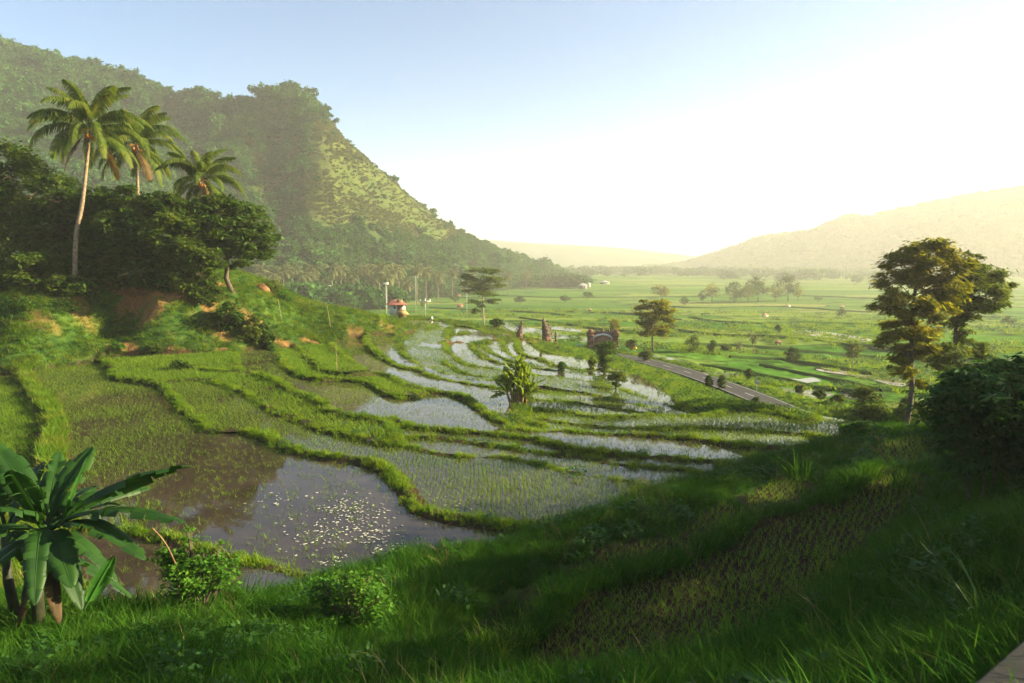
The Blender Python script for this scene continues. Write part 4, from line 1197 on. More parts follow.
palm('tallest coconut palm with a leaning bare trunk and orange nuts, leftmost of the wood', 63.5, 73, [(76,238),(82,205),(86,170)], (90,131), .90, 1, 34)
palm('middle coconut palm standing between the tallest and the smallest palm', 74, 139, [(139,240),(138,200)], (136,146), .92, 2, 32)
palm('smallest coconut palm with a drooping crown at the right of the palm row', 70, 196, [(198,240),(200,215)], (202,181), .74, 3, 32)

# ---- the two feathery trees by the right edge of the terraces
bA = np.array([*at_depth(905, 404, 47)[:2], 0]); bA[2] = float(all_z(bA[0], bA[1]))
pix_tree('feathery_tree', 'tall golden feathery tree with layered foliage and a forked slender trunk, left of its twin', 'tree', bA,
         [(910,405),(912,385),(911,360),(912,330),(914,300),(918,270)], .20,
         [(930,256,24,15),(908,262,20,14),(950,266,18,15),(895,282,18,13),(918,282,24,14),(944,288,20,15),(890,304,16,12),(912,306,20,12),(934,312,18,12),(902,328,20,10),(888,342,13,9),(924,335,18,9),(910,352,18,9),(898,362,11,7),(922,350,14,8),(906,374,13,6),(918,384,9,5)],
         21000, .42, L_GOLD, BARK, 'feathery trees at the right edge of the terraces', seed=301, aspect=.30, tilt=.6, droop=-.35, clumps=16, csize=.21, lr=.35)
bB = np.array([*at_depth(941, 398, 51)[:2], 0]); bB[2] = float(all_z(bB[0], bB[1]))
pix_tree('feathery_tree', 'feathery tree with a bent dark trunk and crown spreading right, right of its taller twin', 'tree', bB,
         [(944,396),(952,384),(954,365),(955,345),(957,320),(962,300)], .24,
         [(962,270,20,12),(984,276,20,12),(1000,288,13,9),(972,292,24,13),(992,300,16,11),(956,300,16,12),(974,312,20,8),(954,322,12,7),(968,254,5,2.5),(979,257,5,2.5),(950,352,20,10),(972,348,14,8),(986,360,9,6),(960,370,16,8),(938,362,12,8),(976,374,10,6),(956,384,12,6),(966,336,12,7)],
         16500, .42, L_YEL, BARK, 'feathery trees at the right edge of the terraces', seed=302, aspect=.30, tilt=.6, droop=-.35, clumps=16, csize=.21, lr=.35)

# ---- single trees around the terraces
b = foot(484, 326)
pix_tree('layered_tree', 'lone pale-trunked tree with flat layered foliage at the far end of the terraces', 'tree', b,
         [(483.5,318),(483,305),(482.5,290),(482,275)], .24,
         [(481,270,11,3.2),(493,272,7,2.6),(468,277,8,3.6),(484,279,14,3.2),(497,280,7,2.6),(473,284,10,3.0),(488,287,15,3.4),(501,286,5,2),(470,291,7,2.2),(484,294,14,2.8),(494,301,8,2.2),(474,302,7,2.2),(476,310,4,2.2),(480,306,4,2),(474,313,3,1.5)],
         12000, .46, L_YEL, BARK_PALE, seed=310, clumps=9, csize=.28, aspect=.45)
b = foot(653, 351)
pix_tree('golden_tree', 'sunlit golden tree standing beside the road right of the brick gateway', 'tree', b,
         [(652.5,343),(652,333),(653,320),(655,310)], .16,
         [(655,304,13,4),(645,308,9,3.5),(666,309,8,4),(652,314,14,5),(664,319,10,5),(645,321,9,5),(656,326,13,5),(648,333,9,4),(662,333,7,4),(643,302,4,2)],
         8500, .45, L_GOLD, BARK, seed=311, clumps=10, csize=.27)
b = foot(604.5, 374)
pix_tree('pollarded_tree', 'narrow leafy pollard tree on a bund in front of the brick gateway', 'tree', b,
         [(604,366),(603.5,358),(606,350)], .14, [(607,346,7,4.5),(612,349,4,4),(602,348,6,5),(606,353,8,5),(605,359,6,5),(603,365,5,5),(604,370,4,4)], 4200, .24, L_MID, BARK, seed=312, clumps=10)
b = foot(615.5, 390)
pix_tree('small_tree', 'small bushy tree on a bund just right of the narrow pollard', 'tree', b, [(616,384),(617,378)], .09, [(618,375,7,3.5),(613,378,5,3.5),(620,380,5,3.5),(616,384,3,3)], 1800, .22, L_YEL, BARK, seed=313, clumps=9)
b = foot(865, 424)
pix_tree('small_tree', 'dark small tree at the right end of the terraces below the feathery trees', 'tree', b, [(864,412),(863,400)], .10,
         [(862,391,8,5),(868,395,8,5),(858,399,8,6),(872,404,10,7),(862,410,10,7),(878,412,8,7),(870,416,10,6)], 4200, .20, L_DARK2, BARK, seed=314, clumps=12)
b = foot(912, 420)
pix_tree('shrub', 'bright leafy shrub at the foot of the tall golden feathery tree', 'shrub', b, [(911,410),(911,404)], .06, [(908,402,7,6),(914,408,8,6),(905,413,8,6),(922,416,8,5)], 2200, .20, L_YEL, BARK, seed=315, clumps=10)
b = foot(856, 437)
pix_tree('shrub', 'low yellow-green shrub at the right tip of the outermost bund', 'shrub', b, [(856,432),(856,428)], .05, [(850,430,9,5),(860,428,9,6),(872,428,9,6),(884,430,9,5)], 2400, .18, L_FRESH, BARK, seed=316, clumps=10)

# roadside and slope plants
for k, (px, py, rx, h, mt, lab) in enumerate([
    (592, 371, 4, 13, L_YEL, 'thin young shrub on the bund left of the narrow pollard'),
    (646, 361, 7, 12, L_YEL, 'leafy bush at the road edge under the golden tree'),
    (709, 388, 4, 12, L_MID, 'small dark roadside sapling, left of the pair by the road bend'),
    (722, 389, 5, 13, L_DARK2, 'small dark roadside sapling, right of the pair by the road bend'),
    (756, 406, 4, 8, L_MID, 'low bush on the terrace side of the road near its front end'),
    (750, 380, 5, 11, L_MID, 'bush beyond the road left of the white round sign'),
    (562, 372, 4, 10, L_FRESH, 'young shrub on the flooded terrace right of the banana clump'),
    (693, 353, 8, 18, L_YEL, 'rounded young tree beyond the road, leftmost of the row there'),
    (712, 354, 7, 13, L_MID, 'bushy tree beyond the road, right of the rounded young tree'),
    (631, 352, 5, 12, L_GOLD, 'short bush between the brick gateway and the golden tree'),
    (800, 394, 6, 9, L_YEL, 'bush on the verge beyond the road near its front end'),
    (820, 400, 7, 10, L_MID, 'bush on the verge left of the dark small tree'),
    (838, 404, 7, 9, L_YEL, 'yellowish bush on the verge just left of the dark small tree')]):
    b = foot(px, py)
    t0 = py-h
    pix_tree('shrub' if h < 14 else 'young_tree', lab, 'shrub' if h < 14 else 'tree', b, [(px, py-h*.3), (px, py-h*.6)], .05 if h < 14 else .09,
             [(px-rx*.3, t0+h*.45, rx*.6, h*.28), (px+rx*.3, t0+h*.4, rx*.6, h*.26), (px, t0+h*.2, rx*.6, h*.22), (px, t0+h*.7, rx*.6, h*.25)], 1300, .26, mt, BARK, 'small shrubs and saplings along the road', seed=330+k, clumps=8)

# ---- trees standing in the valley fields
VT = [ # px, foot py, width, height, material, label
 (615,335,11,17,L_GOLD,'golden round tree in the fields just above the brick gateway'),
 (853,367,18,26,L_YEL,'tree with a pale trunk beside the pale stream, left of the feathery trees'),
 (793,364,14,16,L_MID,'wide dark bush in the fields right of the small stilt hut'),
 (842,318,9,9,L_MID,'small round tree alone in the far fields, left of the feathery trees'),
 (1008,327,13,11,L_MID,'small round tree alone in the fields at the right frame edge'),
 (661,300,16,15,L_GOLD,'hazy golden tree above the sunlit golden roadside tree'),
 (712,303,13,20,L_GOLD,'hazy golden tree at the left end of the tree belt'),
 (703,303,9,12,L_MID,'low hazy bush at the far left of the tree belt'),
 (734,303,18,21,L_MID,'hazy tree, second in the belt from its left end'),
 (748,303,15,18,L_YEL,'hazy tree in the belt between two taller ones'),
 (758,302,20,25,L_MID,'hazy tall tree in the middle of the belt'),
 (775,302,16,18,L_YEL,'hazy tree right of the tallest in the belt'),
 (788,301,20,27,L_MID,'hazy tall tree near the right end of the belt'),
 (798,301,11,14,L_GOLD,'hazy small tree closing the right end of the belt'),
 (588,300,9,9,L_MID,'small bush far out in the fields below the white farm sheds'),
 (565,303,10,8,L_MID,'small dark bush in the fields left of the reddish field hut'),
 (685,306,10,9,L_MID,'hazy low tree between the golden tree and the belt'),
 (778,333,5,8,L_MID,'tiny tree in the fields below the belt'),
 (520,305,12,9,L_MID,'wide bush in the fields right of the lone layered tree'),
 (455,303,8,8,L_MID,'bush in the fields left of the lone layered tree'),
 (497,330,13,12,L_MID,'greyish bush behind the trunk of the lone layered tree'),
 (818,302,7,6,L_MID,'tiny far bush right of the tree belt'),
 (672,330,8,7,L_YEL,'low bush in the fields right of the golden roadside tree'),
 (725,352,9,8,L_YEL,'low yellowish bush beyond the road near the white round sign'),
 (741,300,8,10,L_YEL,'small hazy tree in front of the second tree of the belt'),
]
for k, (px, py, w, h, mt, lab) in enumerate(VT):
    b = foot(px, py); t0 = py-h
    lobes = [(px-w*.25, t0+h*.38, w*.30, h*.24), (px+w*.25, t0+h*.42, w*.30, h*.22), (px, t0+h*.2, w*.28, h*.2), (px, t0+h*.55, w*.36, h*.22)]
    s = b[1]/F
    pix_tree('field_tree', lab, 'tree', b, [(px, py-h*.25), (px+.3, py-h*.55)], max(.08, h*s*.025), lobes, 1500, max(.35, w*s*.095), mt, BARK_PALE if k == 1 else BARK, 'trees standing in the valley fields', seed=400+k, clumps=8)

# ---- small palms in the valley, palms and trees at the foot of the mountain
L_PFAR = leaf_mat('far_palm_leaves', [(.055, .075, .024), (.11, .13, .045), (.19, .18, .08)], .35, noise_scale=.05)
def far_palm_meshes(hh, R_, seed, nf=24):
    r = np.random.default_rng(seed)
    m = MB(); m.tube([(0, 0, -.4), (.2, 0, hh*.5), (.1, .1, hh)], [.24, .16, .13], 6); tm = m.mesh('trunk', PALM_BARK, True)
    m = MB()
    for k in range(nf):
        az = k*2.4; up = 1.15-1.9*k/nf + r.normal(0, .1); t = np.linspace(0, 1, 7); th = up-1.3*t
        P = np.c_[np.cumsum(np.cos(th)), np.zeros(7), np.cumsum(np.sin(th))]*R_/7
        c, s = math.cos(az), math.sin(az)
        for i in range(6):
            for q in range(3):
                u = (q+r.uniform(0, 1))/3; p = P[i]*(1-u)+P[i+1]*u; d = P[i+1]-P[i]; d /= np.linalg.norm(d)
                l = R_*.24*math.sin(math.pi*(.15+.8*(i+u)/6))
                for sg in (-1, 1):
                    a_ = p+d*.2*R_/5; b_ = p-d*.2*R_/5; e = p+d*l*.5+np.array([0, sg*l*.75, -l*.55])
                    Vv = np.array([b_, a_, e]); Vv = np.c_[Vv[:, 0]*c-Vv[:, 1]*s, Vv[:, 0]*s+Vv[:, 1]*c, Vv[:, 2]]+np.array([.1, .1, hh])
                    m.add(Vv, T=[[0, 1, 2]])
    return tm, m.mesh('crown', L_PFAR)
FP = [far_palm_meshes(12, 4.6, 1), far_palm_meshes(15, 4.8, 2), far_palm_meshes(9, 4.4, 3)]
def far_palm(b, k, sc, rz, label, group):
    o = empty('coconut_palm', b, rz); o.scale = (sc, sc, sc)
    obj('trunk', FP[k][0], o); obj('crown', FP[k][1], o)
    tag(o, label, 'palm tree', group); return o

# ---- unseen trees added right of the frame to shade the foreground
SIDE = ['nearest the camera, on its right', 'second from the camera', 'third from the camera', 'fourth from the camera', 'fifth from the camera', 'sixth from the camera', 'farthest from the camera']
for k, (x, y) in enumerate([(17.5, 11.6), (20, 13.5), (24, 18.5), (27.5, 24), (31, 29.5), (35, 35), (40, 41)]):
    b = np.array([x, y, float(all_z(x, y))]); o = empty('hillside_tree', b); rk = np.random.default_rng(1200+k)
    top = (2.2 if k == 0 else -1.6+.10*y)-b[2]; lo = -6.0-b[2]
    T = [np.array([0, 0, -.3]), np.array([.2, .1, top*.35]), np.array([-.1, .2, top*.7])]
    lobes = [(rk.uniform(-1.8, 2.6), rk.uniform(-2.2, 2.2), lo+(top-lo)*((q+.5)/11), rk.uniform(1.5, 2.2), rk.uniform(1.6, 2.4), rk.uniform(1.1, 1.7)) for q in range(11)]
    m = MB(); limbs(m, T, .24, lobes, rk); m.build('trunk', BARK, o, True)
    obj('crown', crown_mesh('crown', (L_DARK, L_DARK2, L_MID)[k % 3], lobes, 4800, .42, 1210+k, clumps=18, csize=.23), o)
    tag(o, f'added shade tree, unseen outside the frame, {SIDE[k]}', 'tree', 'shade trees added right of the frame')
# ================================================================ FAR WOODS, VALLEY DETAIL
L_FOREST = leaf_mat('forest_leaves', [(.012, .055, .012), (.028, .100, .016), (.052, .14, .022), (.095, .17, .030)], .25, noise_scale=.035)
L_SCRUB = leaf_mat('scrub_leaves', [(.050, .090, .014), (.085, .120, .018), (.12, .140, .024), (.16, .155, .036)], .25, noise_scale=.05)
def crown_proto(name, mat, R_, hh, n, leaf, seed, nl=7):
    r = np.random.default_rng(seed)
    lobes = [(r.normal(0, R_*.45), r.normal(0, R_*.45), hh*(.45+.4*r.uniform()), R_*r.uniform(.4, .62), R_*r.uniform(.4, .62), hh*r.uniform(.2, .32)) for _ in range(nl)]
    C, q = crown_points(lobes, n, r, clumps=9, csize=.3)
    V, T = leaf_quads(C, leaf*(.6+.8*r.uniform(0, 1, len(C))), r, tilt=.8, aspect=.7, droop=-.1, outward=q)
    return np_mesh(name, V, T, False, [mat])
forest_c = proto_collection('forest_crown', [crown_proto('forest_crown', L_FOREST, 3.6, 7.5, 520, 1.3, 500+i) for i in range(5)])
scrub_c = proto_collection('scrub', [crown_proto('scrub', L_SCRUB, 1.8, 2.2, 160, .8, 520+i, 4) for i in range(4)])

def hill_sample(X, Y, Z, n, dens, r):
    """random places on a hill sheet, probability = cell area x dens"""
    P00 = np.stack([X, Y, Z], -1)
    a = P00[1:, :-1]-P00[:-1, :-1]; b = P00[:-1, 1:]-P00[:-1, :-1]
    ar = np.linalg.norm(np.cross(a, b), axis=2)*dens[:-1, :-1]
    cdf = np.cumsum(ar.ravel()); k = np.searchsorted(cdf, r.uniform(0, cdf[-1], n))
    j, i = np.unravel_index(np.minimum(k, ar.size-1), ar.shape)
    u = r.uniform(0, 1, n)[:, None]; v = r.uniform(0, 1, n)[:, None]
    return (P00[j, i]*(1-u)+P00[j+1, i]*u)*(1-v) + (P00[j, i+1]*(1-u)+P00[j+1, i+1]*u)*v, DD(j, i)
DD = lambda j, i: (j, i)
r = np.random.default_rng(77)
fr = (t1[:, None] <= 1.12)*1.0*np.ones_like(HX1)
inview = (PXH > -60)*1.0
gap = .25+.9*smooth(.35, .6, fbm(HX1/30, HZ1/30+HY1/60, 93, 3))
P_, _ = hill_sample(HX1, HY1, HZ1, 11500, fr*inview*np.clip(1-DRY_LIT1*1.5, .02, 1)*gap, r)
n = len(P_); pxn, pyn = project(*P_.T); DRYN = (pxn > 325) & (pyn < 262); big = np.clip(r.lognormal(-.30, .32, n), .4, 1.5)*(1-.42*smooth(285, 345, pxn)*(1-smooth(255, 268, pyn)))*np.where(P_[:, 2] < 10, 1.15, 1.0)
scatter('forest', P_-np.array([0, 0, 1.2]), np.c_[r.normal(0, .1, n), r.normal(0, .1, n), r.uniform(0, 6.28, n)], np.c_[big, big, big*r.uniform(.7, 1.3, n)], r.integers(0, 5, n), forest_c)
P_, _ = hill_sample(HX1, HY1, HZ1, 9500, fr*inview*(.1+DRY_LIT1)*gap, r); n = len(P_); s_ = r.uniform(.25, .85, n)
scatter('scrub', P_-np.array([0, 0, .4]), np.c_[r.normal(0, .1, n), r.normal(0, .1, n), r.uniform(0, 6.28, n)], s_, r.integers(0, 4, n), scrub_c)
ub = r.uniform(232, 566, 1700); yb = np.interp(ub, *np.array(yf1).T)*r.uniform(.78, 1.12, 1700)
xb = (ub-512)/F/CT*yb; zb = valley(xb, yb)
m2 = r.uniform(.5, 1.25, 1700)
kp = (np.hypot(xb, yb) > 250) & ((ub < 400) | (yb > np.interp(ub, *np.array(yf1).T)*.97)); xb, yb, zb, m2 = xb[kp], yb[kp], zb[kp], m2[kp]; n = len(xb)
scatter('undergrowth', np.c_[xb, yb, zb-.6], np.c_[r.normal(0, .1, n), r.normal(0, .1, n), r.uniform(0, 6.28, n)], np.c_[m2, m2, m2*r.uniform(.7, 1.4, n)], r.integers(0, 5, n), forest_c)
# far mountain and the belts of woodland across the valley
inv2 = (t2[:, None] <= 1.1)*np.ones_like(HX2)
P_, _ = hill_sample(HX2, HY2, HZ2, 5200, inv2*(.3+fbm(HX2/60, HY2/60, 95, 3)), r)
xs = np.r_[r.uniform(-150, 900, 1500), r.uniform(250, 900, 500), r.uniform(-60, 60, 160)]; ys_ = np.r_[r.uniform(880, 1250, 1500), r.uniform(620, 900, 500), r.uniform(560, 640, 160)]
kp = fbm(xs/90, ys_/40, 96, 2) > np.where(ys_ < 880, .56, .44); xs, ys_ = xs[kp], ys_[kp]
Q_ = np.c_[xs, ys_, valley(xs, ys_)]
P2 = np.vstack([P_-np.array([0, 0, 1.5]), Q_-np.array([0, 0, .5])]); n = len(P2); s_ = r.uniform(.7, 1.6, n)
scatter('distant_woods', P2, np.c_[r.normal(0, .1, n), r.normal(0, .1, n), r.uniform(0, 6.28, n)], np.c_[s_*1.3, s_*1.3, s_], r.integers(0, 5, n), forest_c)

# ---- trees one can tell apart on the mountain's skyline
RC = [crown_proto('crown', L_FOREST, 3.4, 5.2, 900, .85, 540+i, 9) for i in range(5)]
def trunk_mesh(h):
    m = MB(); m.tube([(0, 0, -2), (.15, 0, h*.5), (0, .1, h)], [.34, .26, .16], 6); return m.mesh('trunk', BARK, True)
RT = [trunk_mesh(h) for h in (3.2, 4.5, 6.0)]
side = lambda t: t
ridge_spots = [(2,1.1),(9,.9),(17,1.2),(24,1.0),(31,.9),(40,1.1),(47,.8),(55,1.0),(63,.7),(72,.9),(80,1.0),(88,.8),(97,1.1),(105,1.25),(112,1.1),(120,.8),(131,1.4),(136,1.1),(143,.9),(152,.8),(160,1.1),(167,1.35),(174,1.0),(182,.9),(192,1.0),(203,.8),(212,.9),(222,1.0),(231,1.0),(240,.9),(248,.8),(262,1.1),(270,1.2),(279,1.0),(288,1.5),(296,1.2),(306,1.0),(330,.9),(336,1.0),(352,.6),(392,.5),(462,.7),(470,.7),(497,.6),(522,.6)]
WHERE = lambda px: ('above the tallest coconut palm' if 70 < px < 112 else 'above the middle coconut palm' if 112 <= px < 160 else 'above the smallest coconut palm' if 160 <= px < 225
                    else 'left of the tallest coconut palm' if px <= 70 else 'in the dip before the summit' if px < 262 else 'on the rounded summit' if px < 318 else 'on the steep right shoulder' if px < 380 else 'low on the long right slope')
cnt = {}
for px, sc in ridge_spots: cnt[WHERE(px)] = cnt.get(WHERE(px), 0)+1
ORD = ['first', 'second', 'third', 'fourth', 'fifth', 'sixth', 'seventh', 'eighth', 'ninth', 'tenth', 'eleventh']
seen = {}
iR = int(np.argmin(np.abs(t1-1.0)))
for k, (px, sc) in enumerate(ridge_spots):
    w = WHERE(px); q = seen.get(w, 0); seen[w] = q+1
    x = np.interp(px, u1, HX1[iR]); y = np.interp(px, u1, HY1[iR]); z = np.interp(px, u1, HZ1[iR])
    o = empty('ridge_tree', (x, y, z-.8), k*1.3); sc *= .8; o.scale = (sc, sc, sc*1.05)
    th = (3.2, 4.5, 6.0)[k % 3]
    obj('trunk', RT[k % 3], o); c_ = obj('crown', RC[k % 5], o); c_.location = (0, 0, th*.62)
    tag(o, f'{ORD[q]} skyline tree from the left {w}' if cnt[w] > 1 else f'lone skyline tree {w}', 'tree', 'trees on the skyline of the mountain')

# ---- coconut palms along the foot of the mountain
palm_spots = [(252,300,283,1),(262,318,270,1),(272,296,282,0),(283,322,276,1),(292,330,268,1),(303,312,280,0),(312,336,272,1),(322,340,286,2),(331,328,262,1),(341,345,272,1),(352,338,281,0),
              (360,350,256,1),(366,352,272,1),(372,352,284,0),(379,306,274,1),(386,300,282,0),(393,342,262,1),(399,350,272,1),(406,356,284,2),(416,360,268,1),(426,372,276,1),(438,388,281,0),(452,402,277,1),(470,420,280,0),(490,440,279,2),(508,470,281,0),(526,520,280,0)]
PWHERE = lambda px: 'beside the overhanging tree of the wood' if px < 285 else 'above the low white roofed house' if px < 350 else 'above the pole with the white box' if px < 400 else 'just right of the pole with the white box' if px < 445 else 'on the right, by the lone layered tree'
palm_spots.sort(key=lambda s: s[0])
pc_, ps_ = {}, {}
for s in palm_spots: pc_[PWHERE(s[0])] = pc_.get(PWHERE(s[0]), 0)+1
for k, (px, dep, topy, kk) in enumerate(palm_spots):
    top = at_depth(px, topy-6, dep*1.0)
    b = np.array([top[0], top[1], 0.]); i2 = np.argmin((HX1-top[0])**2+(HY1-top[1])**2); hh = HZ1.ravel()[i2]
    b[2] = max(float(valley(top[0], top[1])), hh if (HY1.ravel()[i2]-top[1])**2+(HX1.ravel()[i2]-top[0])**2 < 200 else -99)
    hgt = max(7.0, min(19.0, top[2]-b[2])); sc = hgt/(12, 15, 9)[kk]
    sc = min(max(sc, .85), 1.3)
    w = PWHERE(px); ps_[w] = ps_.get(w, 0)+1
    far_palm(b, kk, sc, k*1.7, f'{ORD[ps_[w]-1]} far palm from the left {w}', 'coconut palms along the foot of the mountain')
for k, (px, py, sc, lab) in enumerate([(753,353,.30,'small dark palm alone in the fields beyond the road'), (738,357,.22,'tiny palm in the fields left of the small dark palm'), (423,312,.36,'small palm in the fields beside the tall thin poles')]):
    far_palm(foot(px, py), 2, sc if sc > .3 else sc, k, lab, 'small palms in the valley fields')

# ---- field banks: low grassy ridges between the valley fields
def bank_line(pix, w, h):
    P = resample(np.array([foot(a, b) for a, b in pix]), 6.0)
    d = np.gradient(P[:, :2], axis=0); d /= np.linalg.norm(d, axis=1)[:, None]; nr = np.c_[-d[:, 1], d[:, 0]]
    rows = []
    for o_, z_ in ((-1, -.25), (-.55, .75), (0, 1), (.55, .75), (1, -.25)):
        j = fbm(P[:, 0]*.2+o_*3, P[:, 1]*.2, 99, 2)
        rows.append(np.c_[P[:, :2]+nr*w*o_*(.7+.6*j)[:, None], P[:, 2]+h*z_*(.5+j)])
    V = np.stack(rows, 1).reshape(-1, 3); n = len(P)
    Q = [[i*5+k, i*5+k+1, (i+1)*5+k+1, (i+1)*5+k] for i in range(n-1) for k in range(4)]
    return V, Q
BK = solid_mat('bank_turf', (.020, .045, .010), (.055, .10, .020), .4, 1, .3, spec=0)
m = MB()
for pix, w, h in [([(690,318),(720,322),(760,324),(800,323),(870,325),(960,330)], .9, .5), ([(560,312),(620,314),(680,320)], .9, .5), ([(670,330),(720,336),(780,338),(850,346),(930,349)], .7, .5),
                  ([(690,345),(740,346),(790,350),(850,356),(900,360)], .6, .45), ([(730,358),(780,360),(830,368),(870,376)], .5, .5), ([(520,318),(560,324),(600,330),(650,334)], .6, .45),
                  ([(430,308),(470,310),(520,312),(570,316)], .7, .5), ([(640,306),(700,308),(780,307),(860,312),(1000,318)], 1.2, .6), ([(500,296),(580,298),(660,297),(720,296)], 1.2, .6),
                  ([(960,345),(1000,349),(1040,350)], .8, .5), ([(700,366),(740,372),(790,382),(830,392)], .4, .4), ([(760,366),(800,374),(850,383),(880,392)], .4, .4), ([(790,386),(840,391),(880,398)], .4, .4),
                  ([(440,297),(470,298),(500,300)], 1.0, .6), ([(800,296),(880,299),(1000,302)], 1.5, .7), ([(430,290),(500,290),(560,289)], 1.4, .8)]:
    V, Q = bank_line(pix, w, h); m.add(V, Q)
tag(m.build('field_bank', BK, None, True), kind='structure')
# flooded patches and the pale stream
def patch_sheet(name, pix, mat, dz=.06):
    P = np.array([foot(a, b) for a, b in pix]); P = resample(np.vstack([P, P[:1]]), 1.5)
    c = P.mean(0); V = np.vstack([P, c[None]]); V[:, 2] = all_z(V[:, 0], V[:, 1]) + dz
    n = len(P); T = np.array([[i, (i+1) % n, n] for i in range(n)])
    tag(obj(name, np_mesh(name, V, T, True, [mat])), kind='structure')
W_FAR = water_mat('field_water', (.10, .10, .06), .18, .3, 1.2)
SANDY = water_mat('stream_water', (.30, .25, .19), .3, .4, .6)
for pix in ([(500,321),(540,330),(570,336),(560,339),(520,334),(505,327)], [(566,336),(600,340),(640,345),(640,348),(600,345),(575,341)], [(700,372),(735,374),(745,378),(720,380)], [(770,388),(810,390),(835,395),(800,396)],
            [(780,378),(815,378),(822,382),(790,383)], [(640,352),(690,362),(700,367),(672,362)], [(840,391),(870,393),(880,400),(850,399)], [(740,383),(765,384),(770,388),(752,388)], [(545,325),(575,329),(580,332),(550,329)]):
    patch_sheet('field_water', pix, W_FAR)
for pix in ([(815,368),(850,371),(885,376),(925,382),(960,388),(990,392),(985,398),(940,393),(900,387),(860,378),(822,372)], [(905,398),(935,400),(930,408),(908,404)], [(790,329),(840,334),(872,340),(850,341),(800,334)]):
    patch_sheet('stream', pix, SANDY, .08)
# tufts along the banks and fields of the near valley
gp = []
for _ in range(5200):
    px = r.uniform(400, 1024); py = 300 + 110*r.uniform()**1.2
    q = None
    d = ray(px, py); z0 = -18.; t_ = z0/d[2]; gp.append((d*t_)[:2])
gp = np.array(gp); ok = (gp[:, 1] < 330) & (gp[:, 1] > 60)
gp = gp[ok]; ii = np.clip(((gp[:, 0]-X0)/RES).astype(int), 0, NX-1); jj = np.clip(((gp[:, 1]-Y0)/RES).astype(int), 0, NY-1)
ing = (gp[:, 0] > X0) & (gp[:, 0] < X1) & (gp[:, 1] < Y1)
kp = (~ing) | (BEYOND[jj, ii]); kp &= fbm(gp[:, 0]*.035, gp[:, 1]*.09, 111, 3) > .52
gp = gp[kp]; n = len(gp); print('valley tufts', n)
s_ = r.uniform(.7, 1.7, n)*(1+gp[:, 1]/250)
scatter('field_weeds', np.c_[gp, all_z(gp[:, 0], gp[:, 1])-.05], np.c_[np.zeros(n), np.zeros(n), r.uniform(0, 6.28, n)], np.c_[s_*1.2, s_*1.2, s_*.8], r.integers(0, 5, n), lush_c)
# ================================================================ BUILDINGS, GATES, SIGNS
BRICK = None
def brick_mat(name, c1, c2, mortar, scale):
    m, nt, N, L = new_mat(name)
    tc = node(nt, 'ShaderNodeTexCoord'); b = node(nt, 'ShaderNodeTexBrick'); b.inputs['Scale'].default_value = scale
    b.inputs['Color1'].default_value = (*c1, 1); b.inputs['Color2'].default_value = (*c2, 1); b.inputs['Mortar'].default_value = (*mortar, 1); b.inputs['Mortar Size'].default_value = .012
    mp = node(nt, 'ShaderNodeMapping'); mp.inputs['Rotation'].default_value = (math.pi/2, 0, 0); L.new(tc.outputs['Object'], mp.inputs['Vector']); L.new(mp.outputs[0], b.inputs['Vector'])
    n = node(nt, 'ShaderNodeTexNoise'); n.inputs['Scale'].default_value = 3; n.inputs['Detail'].default_value = 5; L.new(tc.outputs['Object'], n.inputs['Vector'])
    r = ramp(nt, [(.3, (.55, .55, .5)), (.7, (1.2, 1.15, 1.1))]); L.new(n.outputs['Fac'], r.inputs['Fac'])
    mu = node(nt, 'ShaderNodeMixRGB', blend_type='MULTIPLY'); mu.inputs['Fac'].default_value = 1; L.new(b.outputs['Color'], mu.inputs['Color1']); L.new(r.outputs['Color'], mu.inputs['Color2'])
    p = node(nt, 'ShaderNodeBsdfPrincipled'); p.inputs['Roughness'].default_value = .9; L.new(mu.outputs['Color'], p.inputs['Base Color'])
    out = node(nt, 'ShaderNodeOutputMaterial'); L.new(p.outputs[0], out.inputs['Surface']); return m
BRICK = brick_mat('red_brick', (.26, .095, .055), (.20, .07, .04), (.22, .17, .14), 3.0)
STONE_DK = solid_mat('weathered_stone', (.085, .055, .040), (.20, .13, .095), 4, .95, .4)
WHITEW = solid_mat('whitewash', (.62, .60, .56), (.80, .79, .75), 2, .85, .1)
PLASTER = solid_mat('aged_plaster', (.22, .21, .19), (.34, .33, .30), 2, .9, .1)
ROOF_R = solid_mat('roof_tiles', (.20, .065, .045), (.34, .13, .09), 3, .85, .3)
ROOF_W = solid_mat('pale_metal_roof', (.28, .29, .30), (.42, .42, .42), 1, .5, .05)
THATCH = solid_mat('thatch', (.24, .15, .06), (.46, .31, .13), 14, .95, .6)
WOODB = solid_mat('weathered_wood', (.11, .075, .045), (.24, .17, .10), 8, .9, .3)
DARKO = solid_mat('dark_opening', (.012, .011, .010), (.03, .027, .024), 3, .9, 0)
METAL = solid_mat('galvanised', (.30, .31, .32), (.45, .46, .46), 6, .5, 0)
CONC_SHADED = solid_mat('concrete', (.012, .012, .011), (.032, .031, .029), 2.5, .9, .35)  # near-black base colour puts the ledge's shade into the concrete
BAMBOO = solid_mat('bamboo', (.26, .19, .09), (.42, .32, .16), 6, .7, .1)
YEL = solid_mat('sign_yellow', (.75, .45, .02), (.85, .55, .03), 3, .5, 0)
REDP = solid_mat('sign_red', (.55, .04, .02), (.65, .06, .03), 3, .5, 0)

def face_to_eye(b):
    return math.atan2(-b[0], b[1]) * 1.0
def per_px(b): return b[1]/F/CT

